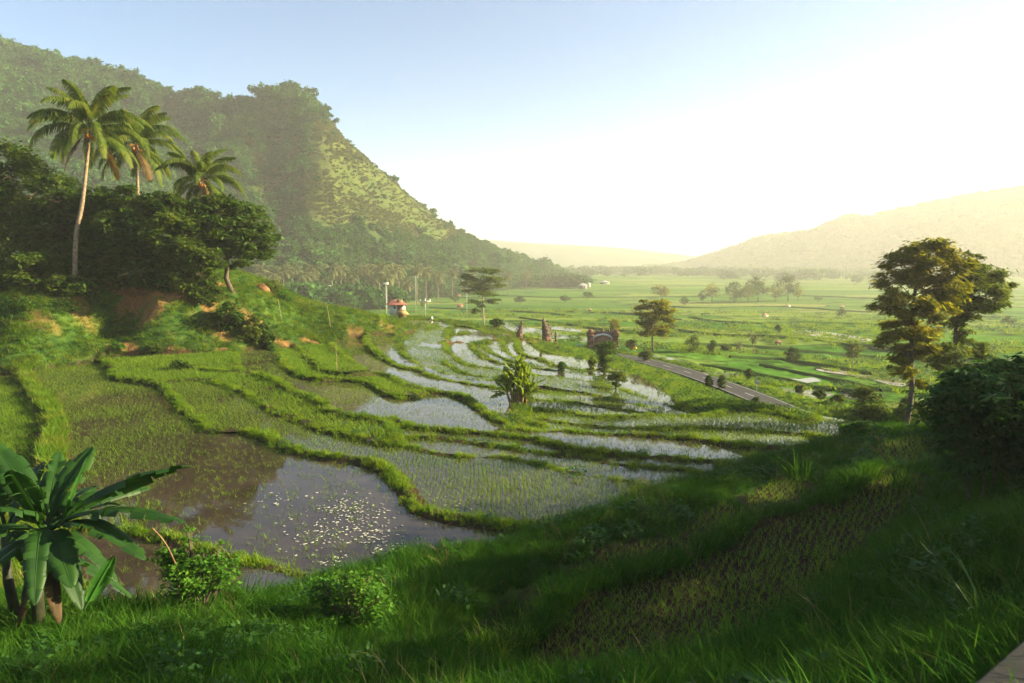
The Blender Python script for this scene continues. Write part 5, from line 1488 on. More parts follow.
# --- brick wall-gateway with white arch band by the road
b = foot(602.5, 347.5); s = per_px(b); o = empty('brick_gateway', b, face_to_eye(b)*.5)
W_ = 27*s; Hh = 17*s
m = MB(); m.box((0, 0, Hh*.06), (W_*.98, .9, Hh*.2)); m.build('plinth', STONE_DK, o)
m = MB()
n = 15; xs_ = np.linspace(-W_*.40, W_*.40, n); top = Hh*(.62+.26*np.cos(xs_/(W_*.40)*math.pi/2)**.8)
V = np.concatenate([np.c_[xs_, np.full(n, -.2), np.full(n, Hh*.16)], np.c_[xs_, np.full(n, -.2), top], np.c_[xs_, np.full(n, .2), np.full(n, Hh*.16)], np.c_[xs_, np.full(n, .2), top]])
i = np.arange(n-1); Q = np.concatenate([np.c_[i, i+1, i+1+n, i+n], np.c_[i+2*n, i+3*n, i+1+3*n, i+1+2*n], np.c_[i+n, i+1+n, i+1+3*n, i+3*n]])
m.add(V, Q); m.build('brick_panel', BRICK, o)
m = MB(); tz = np.c_[xs_, np.full(n, -.26), top-Hh*.10]
m.tube(np.vstack([[[-W_*.36, -.26, Hh*.2]], [[-W_*.36, -.26, Hh*.55]], tz[2:-2], [[W_*.36, -.26, Hh*.55]], [[W_*.36, -.26, Hh*.2]]]), .17, 6)
m.build('white_arch', WHITEW, o, True)
m = MB(); m.tube(np.c_[xs_, np.zeros(n), top+.06], .26, 6)
for q in (-.24, 0, .24):
    k = np.argmin(np.abs(xs_-q*W_)); m.lathe([(.001, -.1), (.34, 0), (.26, .25), (.12, .4), (.16, .55), (.001, .85)], (xs_[k], 0, top[k]), 8)
m.build('coping', STONE_DK, o, True)
for sg in (-1, 1):
    m = MB(); x = sg*W_*.455
    for (z0, z1, w) in ((0, .14, 1.25), (.14, .66, .95), (.66, .74, 1.25), (.74, .84, 1.0), (.84, .90, 1.3), (.90, .99, .8), (.99, 1.06, .5)):
        m.box((x, 0, Hh*(z0+z1)/2), (w, w, Hh*(z1-z0)*.998))
    m.build('pillar', BRICK, o)
tag(o, 'low arched brick gateway wall with white arch band and end pillars by the road', 'gateway')

# --- split temple gate
def gate_half(px, py, wpx, hpx, flat, label, grp, fin=True):
    b = foot(px, py); s = per_px(b); o = empty('split_gate_tower', b, face_to_eye(b)); W = wpx*s; Ht = hpx*s
    steps = [(0, .07, 1.0), (.07, .26, .86), (.26, .31, .94), (.31, .44, .72), (.44, .48, .82), (.48, .58, .56), (.58, .615, .66), (.615, .70, .42), (.70, .73, .5), (.73, .81, .27), (.81, .83, .34)]
    m = MB()
    for z0, z1, w in steps:
        ww = W*w; cx = flat*(W*.5-ww*.5)     # one side is cut sheer
        m.box((cx, 0, Ht*(z0+z1)/2), (ww, W*.55*(.5+.5*w), Ht*(z1-z0)*.999))
        if w in (.94, .82, .66):
            for e in (-1, 1):
                if e*flat < 0 or True:
                    ex = cx+e*ww*.46
                    if abs(ex-flat*W*.5) > W*.12: m.lathe([(.09*W, 0), (.06*W, .05*Ht), (.01*W, .10*Ht)], (ex, -W*.1, Ht*z1), 6)
    m.build('stepped_body', STONE_DK, o)
    m = MB(); fx = flat*(W*.5-W*.13); m.lathe([(.10*W, 0), (.12*W, .03*Ht), (.05*W, .09*Ht), (.06*W, .11*Ht), (.005, .17*Ht)], (fx, 0, Ht*.83), 8); m.build('finial', STONE_DK, o)
    m = MB(); m.box((flat*W*.1, -W*.30, Ht*.16), (W*.34, W*.06, Ht*.15)); m.build('carved_panel', BRICK, o)
    tag(o, label, 'gate tower', grp); return o
gate_half(547.5, 343, 11, 27, -1, 'tall stepped dark stone temple gate tower, the larger one beside the terraces', 'halves of the stone temple gate')
gate_half(519, 338, 7.5, 18, 1, 'smaller stepped stone gate tower rising behind the far left terraces', 'halves of the stone temple gate')
b = foot(555.8, 343); s = per_px(b); o = empty('stone_shrine_post', b)
m = MB()
for z0, z1, w in ((0, .12, 1), (.12, .55, .7), (.55, .62, .95), (.62, .78, .6), (.78, .83, .75)): m.box((0, 0, 12*s*(z0+z1)/2), (3*s*w, 3*s*w, 12*s*(z1-z0)*.999))
m.build('pedestal', STONE_DK, o); m = MB(); m.lathe([(.9*s, 0), (.5*s, .9*s), (.7*s, 1.2*s), (.02, 2.4*s)], (0, 0, 9.96*s), 8); m.build('finial', STONE_DK, o)
tag(o, 'short dark stone shrine post right beside the tall temple gate tower', 'shrine')

# --- house parts
def hip(mb, w, d, z, h, over=.4):
    w += over*2; d += over*2; rl = max(.1, (w-d)/2)
    P = np.array([[-w/2, -d/2, z], [w/2, -d/2, z], [w/2, d/2, z], [-w/2, d/2, z], [-rl, 0, z+h], [rl, 0, z+h]])
    mb.add(P, [[0, 1, 5, 4], [2, 3, 4, 5]], [[1, 2, 5], [3, 0, 4]]); mb.add(P[:4]-[0, 0, .02], [[3, 2, 1, 0]])
def house(name, label, b, w, d, h, rh, wallm, roofm, rz, wins, door=None, group=None, over=.5, cat='house'):
    o = empty(name, b, rz)
    m = MB(); m.box((0, 0, h/2-.3), (w, d, h+.6)); m.build('wall', wallm, o)
    m = MB(); hip(m, w, d, h+.004, rh, over); m.build('roof', roofm, o)
    for x, z, ww, wh in wins:
        f = MB()
        for q in ((x, -d/2-.03, z+wh/2+.05, ww+.2, .1), (x, -d/2-.03, z-wh/2-.05, ww+.2, .1)): f.box(q[:3], (q[3], .08, q[4]))
        for e in (-1, 1): f.box((x+e*(ww/2+.05), -d/2-.03, z), (.1, .08, wh-.004))
        wf = f.build('window', WOODB, o); g = MB(); g.box((x, -d/2-.012, z), (ww, .02, wh)); g.build('pane', DARKO, wf)
    if door:
        g = MB(); g.box((door, -d/2-.025, 1.0), (.95, .05, 2.0)); g.build('door', WOODB, o)
    tag(o, label, cat, group); return o
b = foot(397, 317); s = per_px(b)
house('white_house', 'small white house with red hipped roof behind the thatched hut on the bank', np.array([b[0]-4.5*s, b[1]+4.5, b[2]+.5]), 15*s, 10*s, 7.5*s, 5.2*s, WHITEW, ROOF_R, face_to_eye(b)+.15, [(-3.2*s, 4.6*s, 1.3*s, 1.8*s)], door=2.2*s)
# thatched hut
b = foot(402, 319); s = per_px(b); o = empty('thatched_hut', b, face_to_eye(b)-.2)
for e in (-1, 1):
    for q in (-1, 1):
        m = MB(); m.tube([(e*3*s, q*2.4*s, -.2), (e*3*s, q*2.4*s, 5.6*s)], .09, 6); m.build('post', WOODB, o)
m = MB(); m.box((0, 0, 1.4*s), (6.6*s, 5.4*s, .5*s)); m.build('platform', WOODB, o)
m = MB(); m.box((0, 1.9*s, 3.4*s), (5.8*s, .3*s, 3.4*s)); m.build('back_wall', THATCH, o)
m = MB(); hw, hd = 6.4*s, 4.6*s
P = np.array([[-hw, -hd, 4.6*s], [hw, -hd, 4.6*s], [hw, hd, 4.6*s], [-hw, hd, 4.6*s], [-3.2*s, 0, 9.0*s], [3.2*s, 0, 9.0*s]])
m.add(P, [[0, 1, 5, 4], [2, 3, 4, 5], [3, 2, 1, 0]], [[1, 2, 5], [3, 0, 4]])
m.tube([(-3.4*s, 0, 9.0*s), (3.4*s, 0, 9.0*s)], .35*s, 6); m.build('roof', THATCH, o)
tag(o, 'little thatched field hut on posts in front of the white house', 'hut')

# white roofed house under the mountain, half hidden by the bank
b = np.array([*at_depth(327, 290, 300)[:2], 0]); b[2] = float(valley(b[0], b[1])); s = per_px(b)
house('low_house', 'pale roofed house half hidden behind the bank under the mountain', b+np.array([1.5, 0, 0]), 11*s, 9*s, 20*s, 5*s, WHITEW, ROOF_W, .2, [(-3*s, 14*s, 2*s, 2.4*s), (2*s, 14*s, 2*s, 2.4*s)], cat='house')
b2 = np.array([*at_depth(314, 292, 292)[:2], 0]); b2[2] = float(valley(b2[0], b2[1]))
house('low_house', 'red tiled house half hidden behind the bank, left of the pale roofed house', b2, 14*s, 9*s, 17.5*s, 5*s, WHITEW, ROOF_R, .1, [(-3*s, 11*s, 1.8*s, 2*s), (3*s, 11*s, 1.8*s, 2*s)], cat='house')

# far sheds and houses along the edge of the valley
for k, (px, py, w, h, rh, rm, lab) in enumerate([
    (578,287,24,3.2,2.0,ROOF_W,'long low white farm shed far off below the mountain end'),
    (583,289,8,3.6,2.4,ROOF_W,'white farm house at the near corner of the long white shed'),
    (509,287,6,2.2,1.6,ROOF_W,'tiny white house far off right of the lone layered tree'),
    (534,281,9,3,2.4,ROOF_W,'pale roofed house among trees at the end of the mountain foot'),
    (541,284,6,2.4,1.6,ROOF_R,'small red roofed house among trees at the end of the mountain foot'),
    (605,284,7,2,1.4,ROOF_W,'tiny white house alone right of the white farm sheds')]):
    b = foot(px, py); s = per_px(b)
    house('farm_building', lab, b, w*s, 4*s+2, h*s, rh*s, PLASTER, rm, .15*k-.3, [(-w*.25*s, h*s*.55, w*.10*s, h*s*.4), (w*.22*s, h*s*.55, w*.10*s, h*s*.4)], group='farm buildings across the valley', cat='building')
# field huts on stilts
for k, (px, py, w, lab) in enumerate([
    (778,345,6,'pinkish field hut on stilts alone in the middle of the valley fields'),
    (765,318,6,'pale field hut below the middle of the tree belt'),
    (788,308,5,'tiny field hut just below the right end of the tree belt'),
    (842,309,5,'tiny hut near the small round tree in the far fields'),
    (460,309,7,'reddish field hut left of the lone layered tree, the lower of two'),
    (459,298,5,'reddish field hut left of the lone layered tree, the higher of two'),
    (590,312,5,'small field hut in the fields above the brick gateway'),
    (437,289,5,'small hut at the edge of the fields under the mountain')]):
    b = foot(px, py); s = per_px(b); o = empty('field_hut', b, .3*k)
    w2 = w*s*.5
    for e in (-1, 1):
        for q in (-1, 1):
            m = MB(); m.tube([(e*w2*.7, q*w2*.5, -.2), (e*w2*.7, q*w2*.5, w*.55*s)], .10, 5); m.build('post', WOODB, o)
    m = MB(); m.box((0, 0, w*.38*s), (w2*1.6, w2*1.2, w*.22*s)); m.build('cabin', WHITEW if k in (1, 2) else WOODB, o)
    m = MB(); hip(m, w2*1.5, w2*1.1, w*.5*s, w*.32*s, w2*.18); m.build('roof', ROOF_R if k in (0, 4, 5, 7) else THATCH, o)
    tag(o, lab, 'hut', 'field huts on stilts in the valley')

# --- poles
def pole(label, b, top_z, r_, extra=None, mat=None, name='utility_pole', cat='pole', group=None):
    o = empty(name, b); h = top_z-b[2]
    m = MB(); m.tube([(0, 0, -.3), (0, 0, h*.5), (0, 0, h)], [r_*1.25, r_*1.1, r_], 8); m.build('shaft', mat or METAL, o, True)
    if extra: extra(o, h, r_)
    tag(o, label, cat, group); return o
def arms(o, h, r_):
    m = MB(); m.box((0, -r_*1.1, h-.5), (1.7, .14, .16)); c = m.build('crossarm', METAL, o)
    for x in (-.75, 0, .75):
        q = MB(); q.lathe([(.05, 0), (.10, .05), (.06, .12), (.09, .18), (.02, .26)], (x, -r_*1.1, h-.42), 7); q.build('insulator', WHITEW, c)
PG = 'thin pale poles in the fields'
b = foot(416, 312.5); pole('tallest thin pole with a small crossarm, standing left of the shorter one', b, at_depth(416, 276, b[1])[2], .06, arms, METAL, group=PG)
b = foot(425.5, 318); pole('shorter thin pole just right of the tallest one', b, at_depth(425, 298, b[1])[2], .05, arms, METAL, group=PG)
b = foot(467, 321); pole('thin pole just left of the lone layered tree', b, at_depth(467, 283, b[1])[2], .05, arms, METAL, group=PG)
b = np.array([*at_depth(386, 290, 185)[:2], 0]); b[2] = float(valley(b[0], b[1])); tz = at_depth(386, 284, 185)[2]
def whitebox(o, h, r_):
    m = MB(); m.box((0, 0, h+.1), (1.25, .8, .42)); c = m.build('lamp_box', WHITEW, o); q = MB(); q.box((0, 0, h+.36), (1.45, .95, .07)); q.build('lid', METAL, c)
pole('pole carrying a wide white box, behind the white house', b, tz, .09, whitebox, METAL)
# small white shrine post
b = foot(432, 320); s = per_px(b); o = empty('white_shrine', b)
m = MB(); m.box((0, 0, 1.1*s), (2*s, 2*s, 2.4*s)); m.build('pedestal', WHITEW, o); m = MB(); m.lathe([(1.4*s, 0), (.9*s, .5*s), (.02, 1.5*s)], (0, 0, 2.3*s), 4, square=True); m.build('cap', WHITEW, o)
tag(o, 'small white shrine post at the edge of the far terraces', 'shrine')

# --- signs by the road
b = foot(579, 349); s = per_px(b); o = empty('sign_board', b, face_to_eye(b))
for e in (-1, 1):
    m = MB(); m.tube([(e*1.6*s, 0, -.2), (e*1.6*s, 0, 3.2*s)], .06, 6); m.build('post', METAL, o)
m = MB(); m.box((0, -.08, 3.9*s), (4.6*s, .06, 2.2*s)); m.build('panel', ROOF_W, o)
tag(o, 'white sign board on two posts left of the brick gateway', 'sign')
b = foot(558.5, 350); s = per_px(b); o = empty('roadside_box', b, face_to_eye(b))
m = MB(); m.box((0, 0, 1.5*s), (3*s, 2*s, 2.8*s)); m.build('cabinet', STONE_DK, o); m = MB(); m.box((0, 0, 3.0*s), (3.5*s, 2.5*s, .22*s)); m.build('lid', DARKO, o)
tag(o, 'small dark square box at the far end of the road', 'box')
b = foot(635, 352.5); s = per_px(b); o = empty('warning_sign', b, face_to_eye(b))
m = MB(); m.tube([(0, 0, -.2), (0, 0, 5.2*s)], .045, 6); m.build('post', METAL, o)
def disc_plate(mb, cx, cz, r_, n, y0, y1, rot=0):
    a = np.linspace(0, 2*math.pi, n, endpoint=False)+rot
    V = np.vstack([np.c_[cx+r_*np.cos(a), np.full(n, y0), cz+r_*np.sin(a)], np.c_[cx+r_*np.cos(a), np.full(n, y1), cz+r_*np.sin(a)], [[cx, y0, cz], [cx, y1, cz]]])
    i = np.arange(n); k = (i+1) % n
    mb.add(V, np.c_[i, k, k+n, i+n], np.vstack([np.c_[k, i, np.full(n, 2*n)], np.c_[i+n, k+n, np.full(n, 2*n+1)]]))
m = MB(); disc_plate(m, 0, 4.2*s, 2.1*s, 4, -.12, -.06); c = m.build('plate', YEL, o)
q = MB(); q.box((0, -.125, 4.2*s), (.5*s, .02, 2.0*s)); q.box((.5*s, -.127, 4.8*s), (.9*s, .02, .45*s)); q.build('arrow', REDP, c)
tag(o, 'yellow diamond warning sign with a red mark on the road verge', 'sign')
b = foot(756.5, 391); s = per_px(b); o = empty('round_sign', b, face_to_eye(b))
m = MB(); m.tube([(0, 0, -.2), (0, 0, 11*s)], .04, 6); m.build('post', METAL, o)
m = MB(); disc_plate(m, 0, 9.4*s, 2.1*s, 18, -.09, -.05); m.build('plate', ROOF_W, o)
tag(o, 'white round sign on a thin post across the road', 'sign')

# --- bamboo stakes, hay heap, concrete ledge
def stake(px, py, topx, topy, r_, label):
    b = foot(px, py); o = obj('bamboo_stake', MB().mesh('e'))
    t = at_depth(topx, topy, b[1])-b
    m = MB(); k = 9; P = np.array([t*(i/(k-1)) for i in range(k)]) + np.array([0, 0, -.0]); P[0] -= t/np.linalg.norm(t)*.3
    P[1:-1] += rng.normal(0, .012, (k-2, 3)); m.tube(P, [r_*(1.1 if i % 2 else 1)*(1-.04*i) for i in range(k)], 7)
    o.data = m.mesh('bamboo_stake', BAMBOO, True); o.location = b; tag(o, label, 'stake', 'bamboo stakes on the bank')
stake(206, 296, 205, 263, .035, 'upright bamboo stake in front of the orange bank under the overhanging tree')
stake(282, 322, 278, 299, .026, 'thin leaning bamboo stake on the grassy bank below the hay heap')
stake(331, 330, 327, 305, .03, 'thin leaning bamboo stake on the bank left of the white house')
stake(337, 372, 336, 345, .022, 'slim upright stake standing in a narrow flooded terrace below the bank')
b = foot(262, 290); s = per_px(b); r = np.random.default_rng(4)
m = MB(); nth = 22; prof = [(1, -.3), (1.02, .0), (.93, .32), (.72, .62), (.42, .86), (.12, .98), (.001, 1)]
a = np.linspace(0, 2*math.pi, nth, endpoint=False)
V = np.concatenate([np.c_[rr_*np.cos(a)*7*s*(1+.12*np.sin(3*a+q)), rr_*np.sin(a)*4*s, np.full(nth, z*5.2*s)+r.normal(0, .05, nth)] for q, (rr_, z) in enumerate(prof)])
i = np.arange(len(prof)-1)[:, None]*nth; j = np.arange(nth)[None]; k = (np.arange(nth)+1) % nth
m.add(V, np.stack([i+j, i+k[None], i+nth+k[None], i+nth+j], -1).reshape(-1, 4))
Vb, Qb = blades(500, .9, .35, .4, .8, .03, 9, seg=2); Vb[:, 0] *= 6.5*s; Vb[:, 1] *= 3.7*s
Vb[:, 2] += 5.0*s*np.clip(1-(np.hypot(Vb[:, 0]/(7*s), Vb[:, 1]/(4*s)))**2, 0, 1); m.add(Vb, Qb)
o = m.build('hay_heap', solid_mat('old_hay', (.16, .075, .03), (.34, .19, .085), 10, .95, .5), None, False); o.location = b; tag(o, 'brown heap of old hay on the crest of the bank', 'hay heap')
# concrete ledge the picture is taken from
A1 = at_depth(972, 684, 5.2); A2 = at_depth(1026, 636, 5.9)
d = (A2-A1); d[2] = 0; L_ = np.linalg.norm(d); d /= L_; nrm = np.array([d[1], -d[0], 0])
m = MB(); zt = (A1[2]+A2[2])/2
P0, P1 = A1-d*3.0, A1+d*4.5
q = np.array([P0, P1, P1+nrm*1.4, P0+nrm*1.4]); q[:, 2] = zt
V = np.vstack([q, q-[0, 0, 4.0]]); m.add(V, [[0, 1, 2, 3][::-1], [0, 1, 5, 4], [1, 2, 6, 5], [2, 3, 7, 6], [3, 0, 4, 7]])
o = m.build('concrete_ledge', CONC_SHADED); bv = o.modifiers.new('edge', 'BEVEL'); bv.width = .03; bv.segments = 2
tag(o, 'shade-darkened concrete ledge cutting the bottom right corner', 'ledge')
# ================================================================ NEAR PLANTS
L_BAN = leaf_mat('banana_leaf', [(.010, .038, .006), (.018, .060, .008), (.034, .090, .011)], .36, rough=.5, spec=.25, noise_scale=1.5)
L_BANL = leaf_mat('young_banana_leaf', [(.030, .11, .015), (.045, .15, .02), (.06, .18, .025)], .4, rough=.45, spec=.3, noise_scale=1.5)
L_BAND = leaf_mat('dry_banana_leaf', [(.022, .014, .008), (.048, .030, .015), (.085, .055, .026)], .2, noise_scale=2)
STEM = solid_mat('banana_stem', (.014, .018, .009), (.040, .042, .020), 7, .6, .15)
def banana_leaf(p0, p1, sag, w, seed, fold=.5, roll=0.0, tears=.5, stalk=.14):
    """blade from p0 to p1, arched upward by sag (negative = hanging), folded along its midrib, edge torn"""
    r = np.random.default_rng(seed); p0 = np.array(p0, float); p1 = np.array(p1, float)
    n = 64; t = np.linspace(0, 1, n); L_ = np.linalg.norm(p1-p0)
    P = p0 + (p1-p0)*t[:, None]; P[:, 2] += sag*L_*4*t*(1-t)*(1-.35*t)
    d = np.gradient(P, axis=0); d /= np.linalg.norm(d, axis=1)[:, None]
    s0 = np.cross(d, [0, 0, 1.0]); s0 /= np.linalg.norm(s0, axis=1)[:, None]+1e-6; u0 = np.cross(s0, d)
    s = s0*math.cos(roll)+u0*math.sin(roll); u = np.cross(s, d)
    prof = np.where(t < stalk, .03, np.sin(np.pi*np.clip((t-stalk)/(1-stalk), 0, 1)**.72)**.55)*w*.5 + .004
    m = MB(); m.tube(P, np.linspace(.028, .006, n)*w/.5, 6)
    for sg in (-1, 1):
        k = 0; edges = []
        while k < n-1:
            seg = int(r.integers(2, 7)) if r.uniform() < tears*1.3 else int(r.integers(6, 16)); k2 = min(n-1, k+seg)
            edges.append((k, k2)); k = k2
        for a, b in edges:
            q = np.arange(a, b+1); k_ = len(q); dr = r.normal(0, .42)*tears; shr = 1-.2*tears*r.uniform()
            pw = prof[q]*shr
            gap = np.zeros(k_); g_ = (.25+.5*r.uniform())*tears*L_/n*2.2
            gap[0] = g_*.6; gap[-1] = -g_*.6
            v_ = 1+.02*np.cos(np.arange(k_)*math.pi)
            r1 = P[q] + s[q]*sg*(pw*.35)[:, None] + u[q]*(fold*.26*pw)[:, None] + d[q]*(pw*.05)[:, None]
            r2 = P[q] + s[q]*sg*(pw*.72*v_)[:, None] + u[q]*((fold*.34+dr*.35)*pw)[:, None] + d[q]*(pw*.12+gap*.5)[:, None]
            r3 = P[q] + s[q]*sg*(pw*(.98-.15*abs(dr)))[:, None] + u[q]*((fold*.22-.20+dr)*pw)[:, None] + d[q]*(pw*.2+gap)[:, None]
            V = np.concatenate([P[q]+u[q]*.004, r1, r2, r3]); i = np.arange(k_-1)
            m.add(V, np.concatenate([np.c_[i+c*k_, i+1+c*k_, i+1+(c+1)*k_, i+(c+1)*k_] for c in range(3)]))
    return m
yB = 12.6
b = foot(36, 640); b = np.array([*at_depth(36, 600, yB)[:2], 0]); b[2] = float(hz(b[0], b[1]))
o = empty('banana_plant', b)
def W(px, py, dy=0): return at_depth(px, py, yB+dy)-b
m = MB(); m.tube([(0, 0, -.3), W(37, 590), W(42, 560), W(48, 528)], [.13, .11, .09, .06], 10); m.build('stem', STEM, o, True)
m = MB(); m.tube([(-.5, .2, -.3), W(8, 580, .3), W(4, 530, .3)], [.11, .09, .06], 10); m.build('stem', STEM, o, True)
LV = [ # base px, tip px, dy base, dy tip, sag, width, material, fold, roll, label
 ((48,532),(191,466),0,.5,.10,.62,L_BAN,.6,.5,'long leaf reaching far right over the water'),
 ((46,530),(93,447),0,1.0,.10,.58,L_BAN,.7,-.2,None),
 ((48,530),(186,523),0,-.4,.13,.60,L_BAN,.5,.25,'torn leaf hanging level over the water'),
 ((48,532),(146,560),0,-.7,.20,.62,L_BAN,.4,.1,None),
 ((46,545),(82,610),0,-.9,.34,.54,L_BAN,.4,0,None),
 ((84,610),(114,556),-.6,-.5,.02,.34,L_BANL,.5,.9,'bright young leaf standing upright at the plant base'),
 ((46,532),(-40,540),0,-.8,.12,.64,L_BAN,.5,0,None),
 ((44,535),(72,588),0,-1.1,.22,.62,L_BAN,.4,-.2,None),
 ((60,528),(88,456),.1,.2,.0,.12,L_BANL,1.6,.2,'rolled pale new leaf pointing up'),
 ((46,528),(-10,440),0,.6,.08,.66,L_BAN,.6,.1,None),
 ((44,528),(10,470),0,-.5,.12,.64,L_BAN,.6,-.3,None),
 ((48,530),(98,486),0,1.6,.14,.62,L_BAN,.5,.2,None),
 ((50,560),(132,598),.2,.6,.16,.54,L_BAN,.4,.1,None),
 ((44,540),(-30,590),0,-1.0,.2,.64,L_BAN,.4,0,None),
 ((6,532),(-20,430),.3,.5,.05,.64,L_BAN,.6,.4,None),
 ((6,532),(44,462),.3,1.2,.1,.62,L_BAN,.6,.3,None),
 ((42,548),(60,625),0,-.4,.12,.30,L_BAND,.2,0,'dry brown leaf hanging along the stem'),
 ((40,552),(18,628),0,-.5,.12,.30,L_BAND,.2,0,'dry brown leaf hanging along the stem'),
 ((48,531),(120,505),0,2.2,.12,.54,L_BAN,.5,.1,None),
 ((46,536),(118,582),.1,-.2,.22,.5,L_BAN,.4,.2,None),
 ((46,530),(60,452),0,1.4,.06,.5,L_BAN,.6,-.2,None),
 ((44,532),(2,512),0,-1.2,.16,.56,L_BAN,.5,.2,None),
 ((46,532),(34,606),0,-1.4,.3,.5,L_BAN,.4,.1,None),
 ((47,530),(150,488),0,1.6,.14,.46,L_BAN,.5,-.3,None),
 ((6,534),(60,500),.3,1.8,.16,.5,L_BAN,.5,.2,None),
 ((6,534),(40,580),.3,.1,.3,.5,L_BAN,.4,-.1,None)]
for k, (p, q, d0, d1, sg, w, mt, fo, ro, lab) in enumerate(LV):
    lf = banana_leaf(W(*p, d0), W(*q, d1), sg, w, 700+k, fo, ro).build('leaf', mt, o)
    if lab: lf['label'] = lab
tag(o, 'large dark banana plant with broad torn leaves at the left frame edge', 'banana plant')

# smaller banana clump standing on the terraces
b = foot(519, 407); s = per_px(b); o = empty('banana_clump', b); r = np.random.default_rng(9)
L_BANY = leaf_mat('yellow_banana_leaf', [(.08, .15, .012), (.14, .21, .018), (.20, .24, .03)], .5, noise_scale=.8)  # yellow-green leaf colour of the clump
STEMY = solid_mat('pale_banana_stem', (.14, .09, .04), (.30, .20, .09), 5, .8, .2)
for k, (dx, top) in enumerate([(-6, 378), (-2, 370), (3, 376), (7, 382), (-9, 386), (0, 386), (9, 391), (-12, 393), (4, 394)]):
    tb = at_depth(519+dx, top, b[1]+r.uniform(-.6, .6))-b; bb = np.array([dx*.55*s, r.uniform(-.3, .3), -.15])
    m = MB(); m.tube([bb, bb*.4+tb*.6, tb], [.12, .09, .05], 8); m.build('stem', STEMY, o, True)
    for q in range(7):
        a = r.uniform(0, 6.28); el = r.uniform(.35, 1.2) if q < 5 else r.uniform(-.4, .2); L_ = r.uniform(1.0, 1.6)
        dvec = np.array([math.cos(a)*math.cos(el), math.sin(a)*math.cos(el), math.sin(el)])*L_
        banana_leaf(tb-np.array([0, 0, .25*r.uniform()]), tb+dvec, .12, .42, 800+k*10+q, .5, r.normal(0, .4), .6).build('leaf', L_BANY, o)
tag(o, 'yellow-green banana clump on a bund in the middle of the terraces', 'banana plant')

# --- cassava-like dark shrub at the right edge
def palmate(C, size, r, nlf=6, droop=.5):
    V = []; T = []; n0 = 0
    n = len(C)
    az0 = r.uniform(0, 6.28, n); tilt = r.normal(0, .35, (n, 2))
    out = []
    for k in range(nlf):
        az = az0 + (k-(nlf-1)/2)*(5.0/nlf) ; L_ = size*(1-.28*abs(k-(nlf-1)/2)/(nlf/2))
        d = np.c_[np.cos(az), np.sin(az), tilt[:, 0]*np.cos(az)+tilt[:, 1]*np.sin(az)-droop*.35]; d /= np.linalg.norm(d, axis=1)[:, None]
        s = np.c_[-np.sin(az), np.cos(az), -tilt[:, 0]*np.sin(az)+tilt[:, 1]*np.cos(az)]
        w = (L_*.13)[:, None]; L2 = L_[:, None]
        mid = C+d*L2*.55; tip = C+d*L2+np.array([0, 0, -1])*L2*droop*.35
        V.append(np.stack([C, mid+s*w, tip, mid-s*w], 1).reshape(-1, 3)); q = np.arange(n)[:, None]*4+n0
        T.append(np.c_[q, q+1, q+2, q+3]); n0 += n*4
    return np.concatenate(V), np.concatenate(T)
def palmate_shrub(label, b, stems, lobes_px, n, size, mat, seed, name='shrub'):
    r = np.random.default_rng(seed); y = b[1]; s = y/F/CT; o = empty(name, b); lobes = []
    for l in lobes_px:
        c = at_depth(l[0], l[1], y+r.uniform(-.5, .5)*l[2]*s)-b; lobes.append((*c, l[2]*s, (l[2]+l[3])/2*s, l[3]*s))
    for st in stems:
        P = [np.array([st[0][0], st[0][1], -.2])]+[at_depth(*q, y)-b for q in st[1:]]
        m = MB(); m.tube(resample(np.array(P), .3), .035, 7); m.build('stem', BARK, o, True)
    C, q = crown_points(lobes, n, r, clumps=14, csize=.32, shell=.6)
    V, Q = palmate(C, size*(.6+.7*r.uniform(0, 1, len(C))), r)
    obj('foliage', np_mesh('foliage', V, Q, False, [mat]), o); tag(o, label, 'shrub'); return o
b = np.array([*at_depth(985, 470, 18.5)[:2], 0]); b[2] = float(hz(b[0], b[1]))
palmate_shrub('big dark shrub with drooping hand-shaped leaves at the right frame edge', b, [[(0, 0), (985, 455), (975, 420)], [(.3, .2), (1000, 450), (1010, 410)], [(-.2, .1), (960, 440), (952, 415)]],
              [(985,392,34,22),(955,402,26,20),(1012,388,26,24),(1030,420,26,34),(985,425,40,26),(955,430,24,20),(1005,455,34,24),(972,380,18,14),(1000,370,18,10),(965,455,22,16),(1035,380,20,20)], 3300, .30, L_CASS, 900)
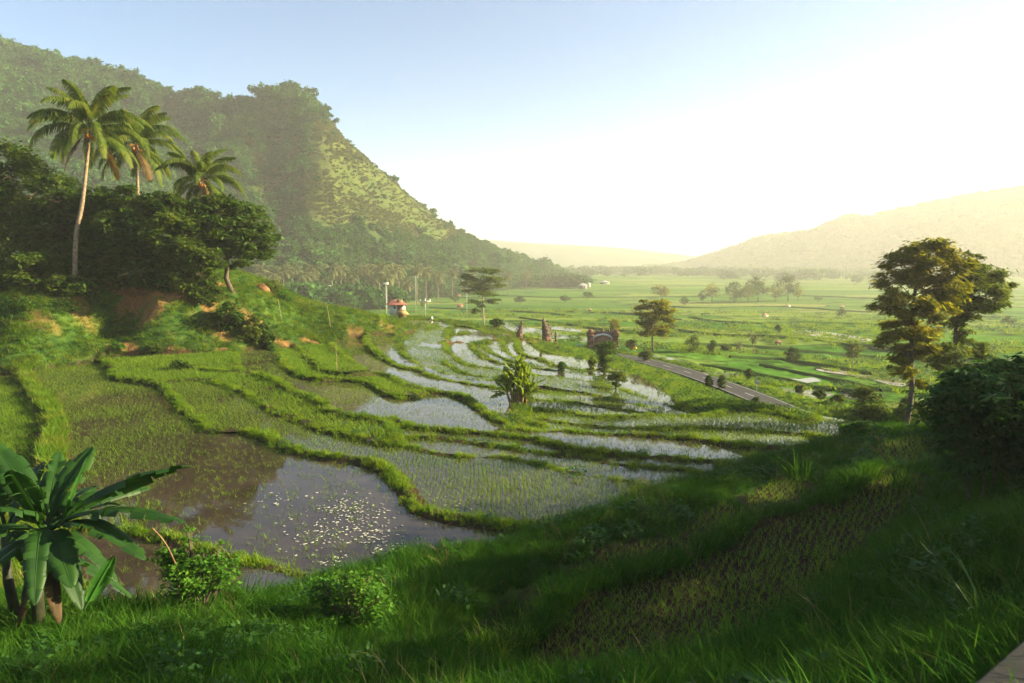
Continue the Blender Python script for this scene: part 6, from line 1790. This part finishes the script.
# --- bright bushes at the near shore
L_BR = leaf_mat('bright_bush_leaves', [(.040, .125, .012), (.070, .18, .016), (.11, .22, .024)], .42, noise_scale=2)
def near_bush(label, px, py, y, lobes, n, leaf, mat, seed, stems=5):
    b = np.array([*at_depth(px, py, y)[:2], 0]); b[2] = float(hz(b[0], b[1]))
    r = np.random.default_rng(seed); s = y/F/CT; o = empty('bush', b)
    L2 = []
    lobes = list(lobes) + [(l[0]+r.normal(0, .75)*l[2], l[1]-abs(r.normal(0, .9))*l[3], r.uniform(2.5, 6), r.uniform(2.5, 5)) for l in lobes for _ in range(3)]
    for l in lobes:
        c = at_depth(l[0], l[1], y+r.uniform(-.4, .4)*l[2]*s)-b; L2.append((*c, l[2]*s, (l[2]+l[3])/2*s, l[3]*s))
    m = MB()
    for l in L2:
        c = np.array(l[:3]); m.tube([(r.normal(0, .05), r.normal(0, .05), -.15), c*.55+r.normal(0, .05, 3), c], [.02, .014, .006], 6)
        for _ in range(6):
            e = c+r.normal(0, .5, 3)*np.array(l[3:6]); m.tube([c*.6, (c*.6+e)/2, e], [.009, .007, .003], 4)
    m.build('stem', BARK, o, True)
    C, q = crown_points(L2, n, r, clumps=12, csize=.26, shell=.65)
    V, T = leaf_quads(C, leaf*(.6+.8*r.uniform(0, 1, len(C))), r, tilt=.75, aspect=.55, droop=-.1, outward=q)
    obj('foliage', np_mesh('foliage', V, T, False, [mat]), o); tag(o, label, 'bush', 'bright bushes on the near shore')
near_bush('bright green bush beside the banana plant, a bent dry stick rising from it', 198, 600, 14.2, [(200,575,32,18),(180,566,18,14),(222,572,20,15),(196,588,30,12),(165,558,12,9)], 3000, .11, L_BR, 910)
near_bush('bright green bush at the near shore, centre of the foreground', 350, 620, 14.0, [(348,598,32,18),(325,592,18,14),(372,604,20,16),(340,612,32,12),(356,586,20,11)], 3200, .10, L_BR, 911)
b = np.array([*at_depth(178, 600, 13.9)[:2], 0]); b[2] = float(hz(b[0], b[1])); m = MB()
m.tube(resample(np.array([[0, 0, -.1], at_depth(178, 576, 13.9)-b, at_depth(172, 556, 13.8)-b, at_depth(163, 540, 13.8)-b, at_depth(152, 528, 13.7)-b]), .1), .017, 7)
o = m.build('dry_stick', solid_mat('dry_stem', (.10, .055, .025), (.20, .12, .06), 9, .8, .2), None, True); o.location = b; tag(o, 'bent brown dry stick rising out of the bush beside the banana plant', 'stick')
# sapling in the near right field
b = np.array([*at_depth(617, 650, 15.6)[:2], 0]); b[2] = float(hz(b[0], b[1]))
palmate_shrub('spindly little sapling with drooping leaves in the near muddy field', b, [[(0, 0), (616, 640), (614, 622), (611, 610)], [(.04, .02), (620, 640), (626, 622)]], [(612,612,9,7),(624,622,12,8),(614,628,11,8),(630,630,8,6)], 260, .17, L_MID, 920, name='sapling')
# --- broad arching grass blades standing out of the right foreground
for k, (px, py, y, h, lab) in enumerate([(985,610,9.5,.95,'tuft of broad arching grass blades above the concrete ledge'),(938,590,10.5,.75,'tuft of broad grass blades left of the larger one above the ledge'),(908,455,24,1.5,'tall arching reed grass below the big dark shrub'),(800,470,27,1.5,'tall dark tuft of reed grass at the crest above the near fields'),(845,480,24,1.3,'dark tuft of reed grass at the upper end of the near fields')]):
    b = np.array([*at_depth(px, py, y)[:2], 0]); b[2] = float(hz(b[0], b[1]))
    V, Q = blades(46 if k > 1 else 22, .16 if k < 2 else .5, h, .35, .75, .035 if k < 2 else .04, 930+k, seg=6, lean=.5)
    o = obj('reed_grass_tuft', np_mesh('reed_grass_tuft', V, Q, False, [M_WEED if k < 2 else M_TALL])); o.location = b; tag(o, lab, 'grass tuft', 'tufts of reed grass')
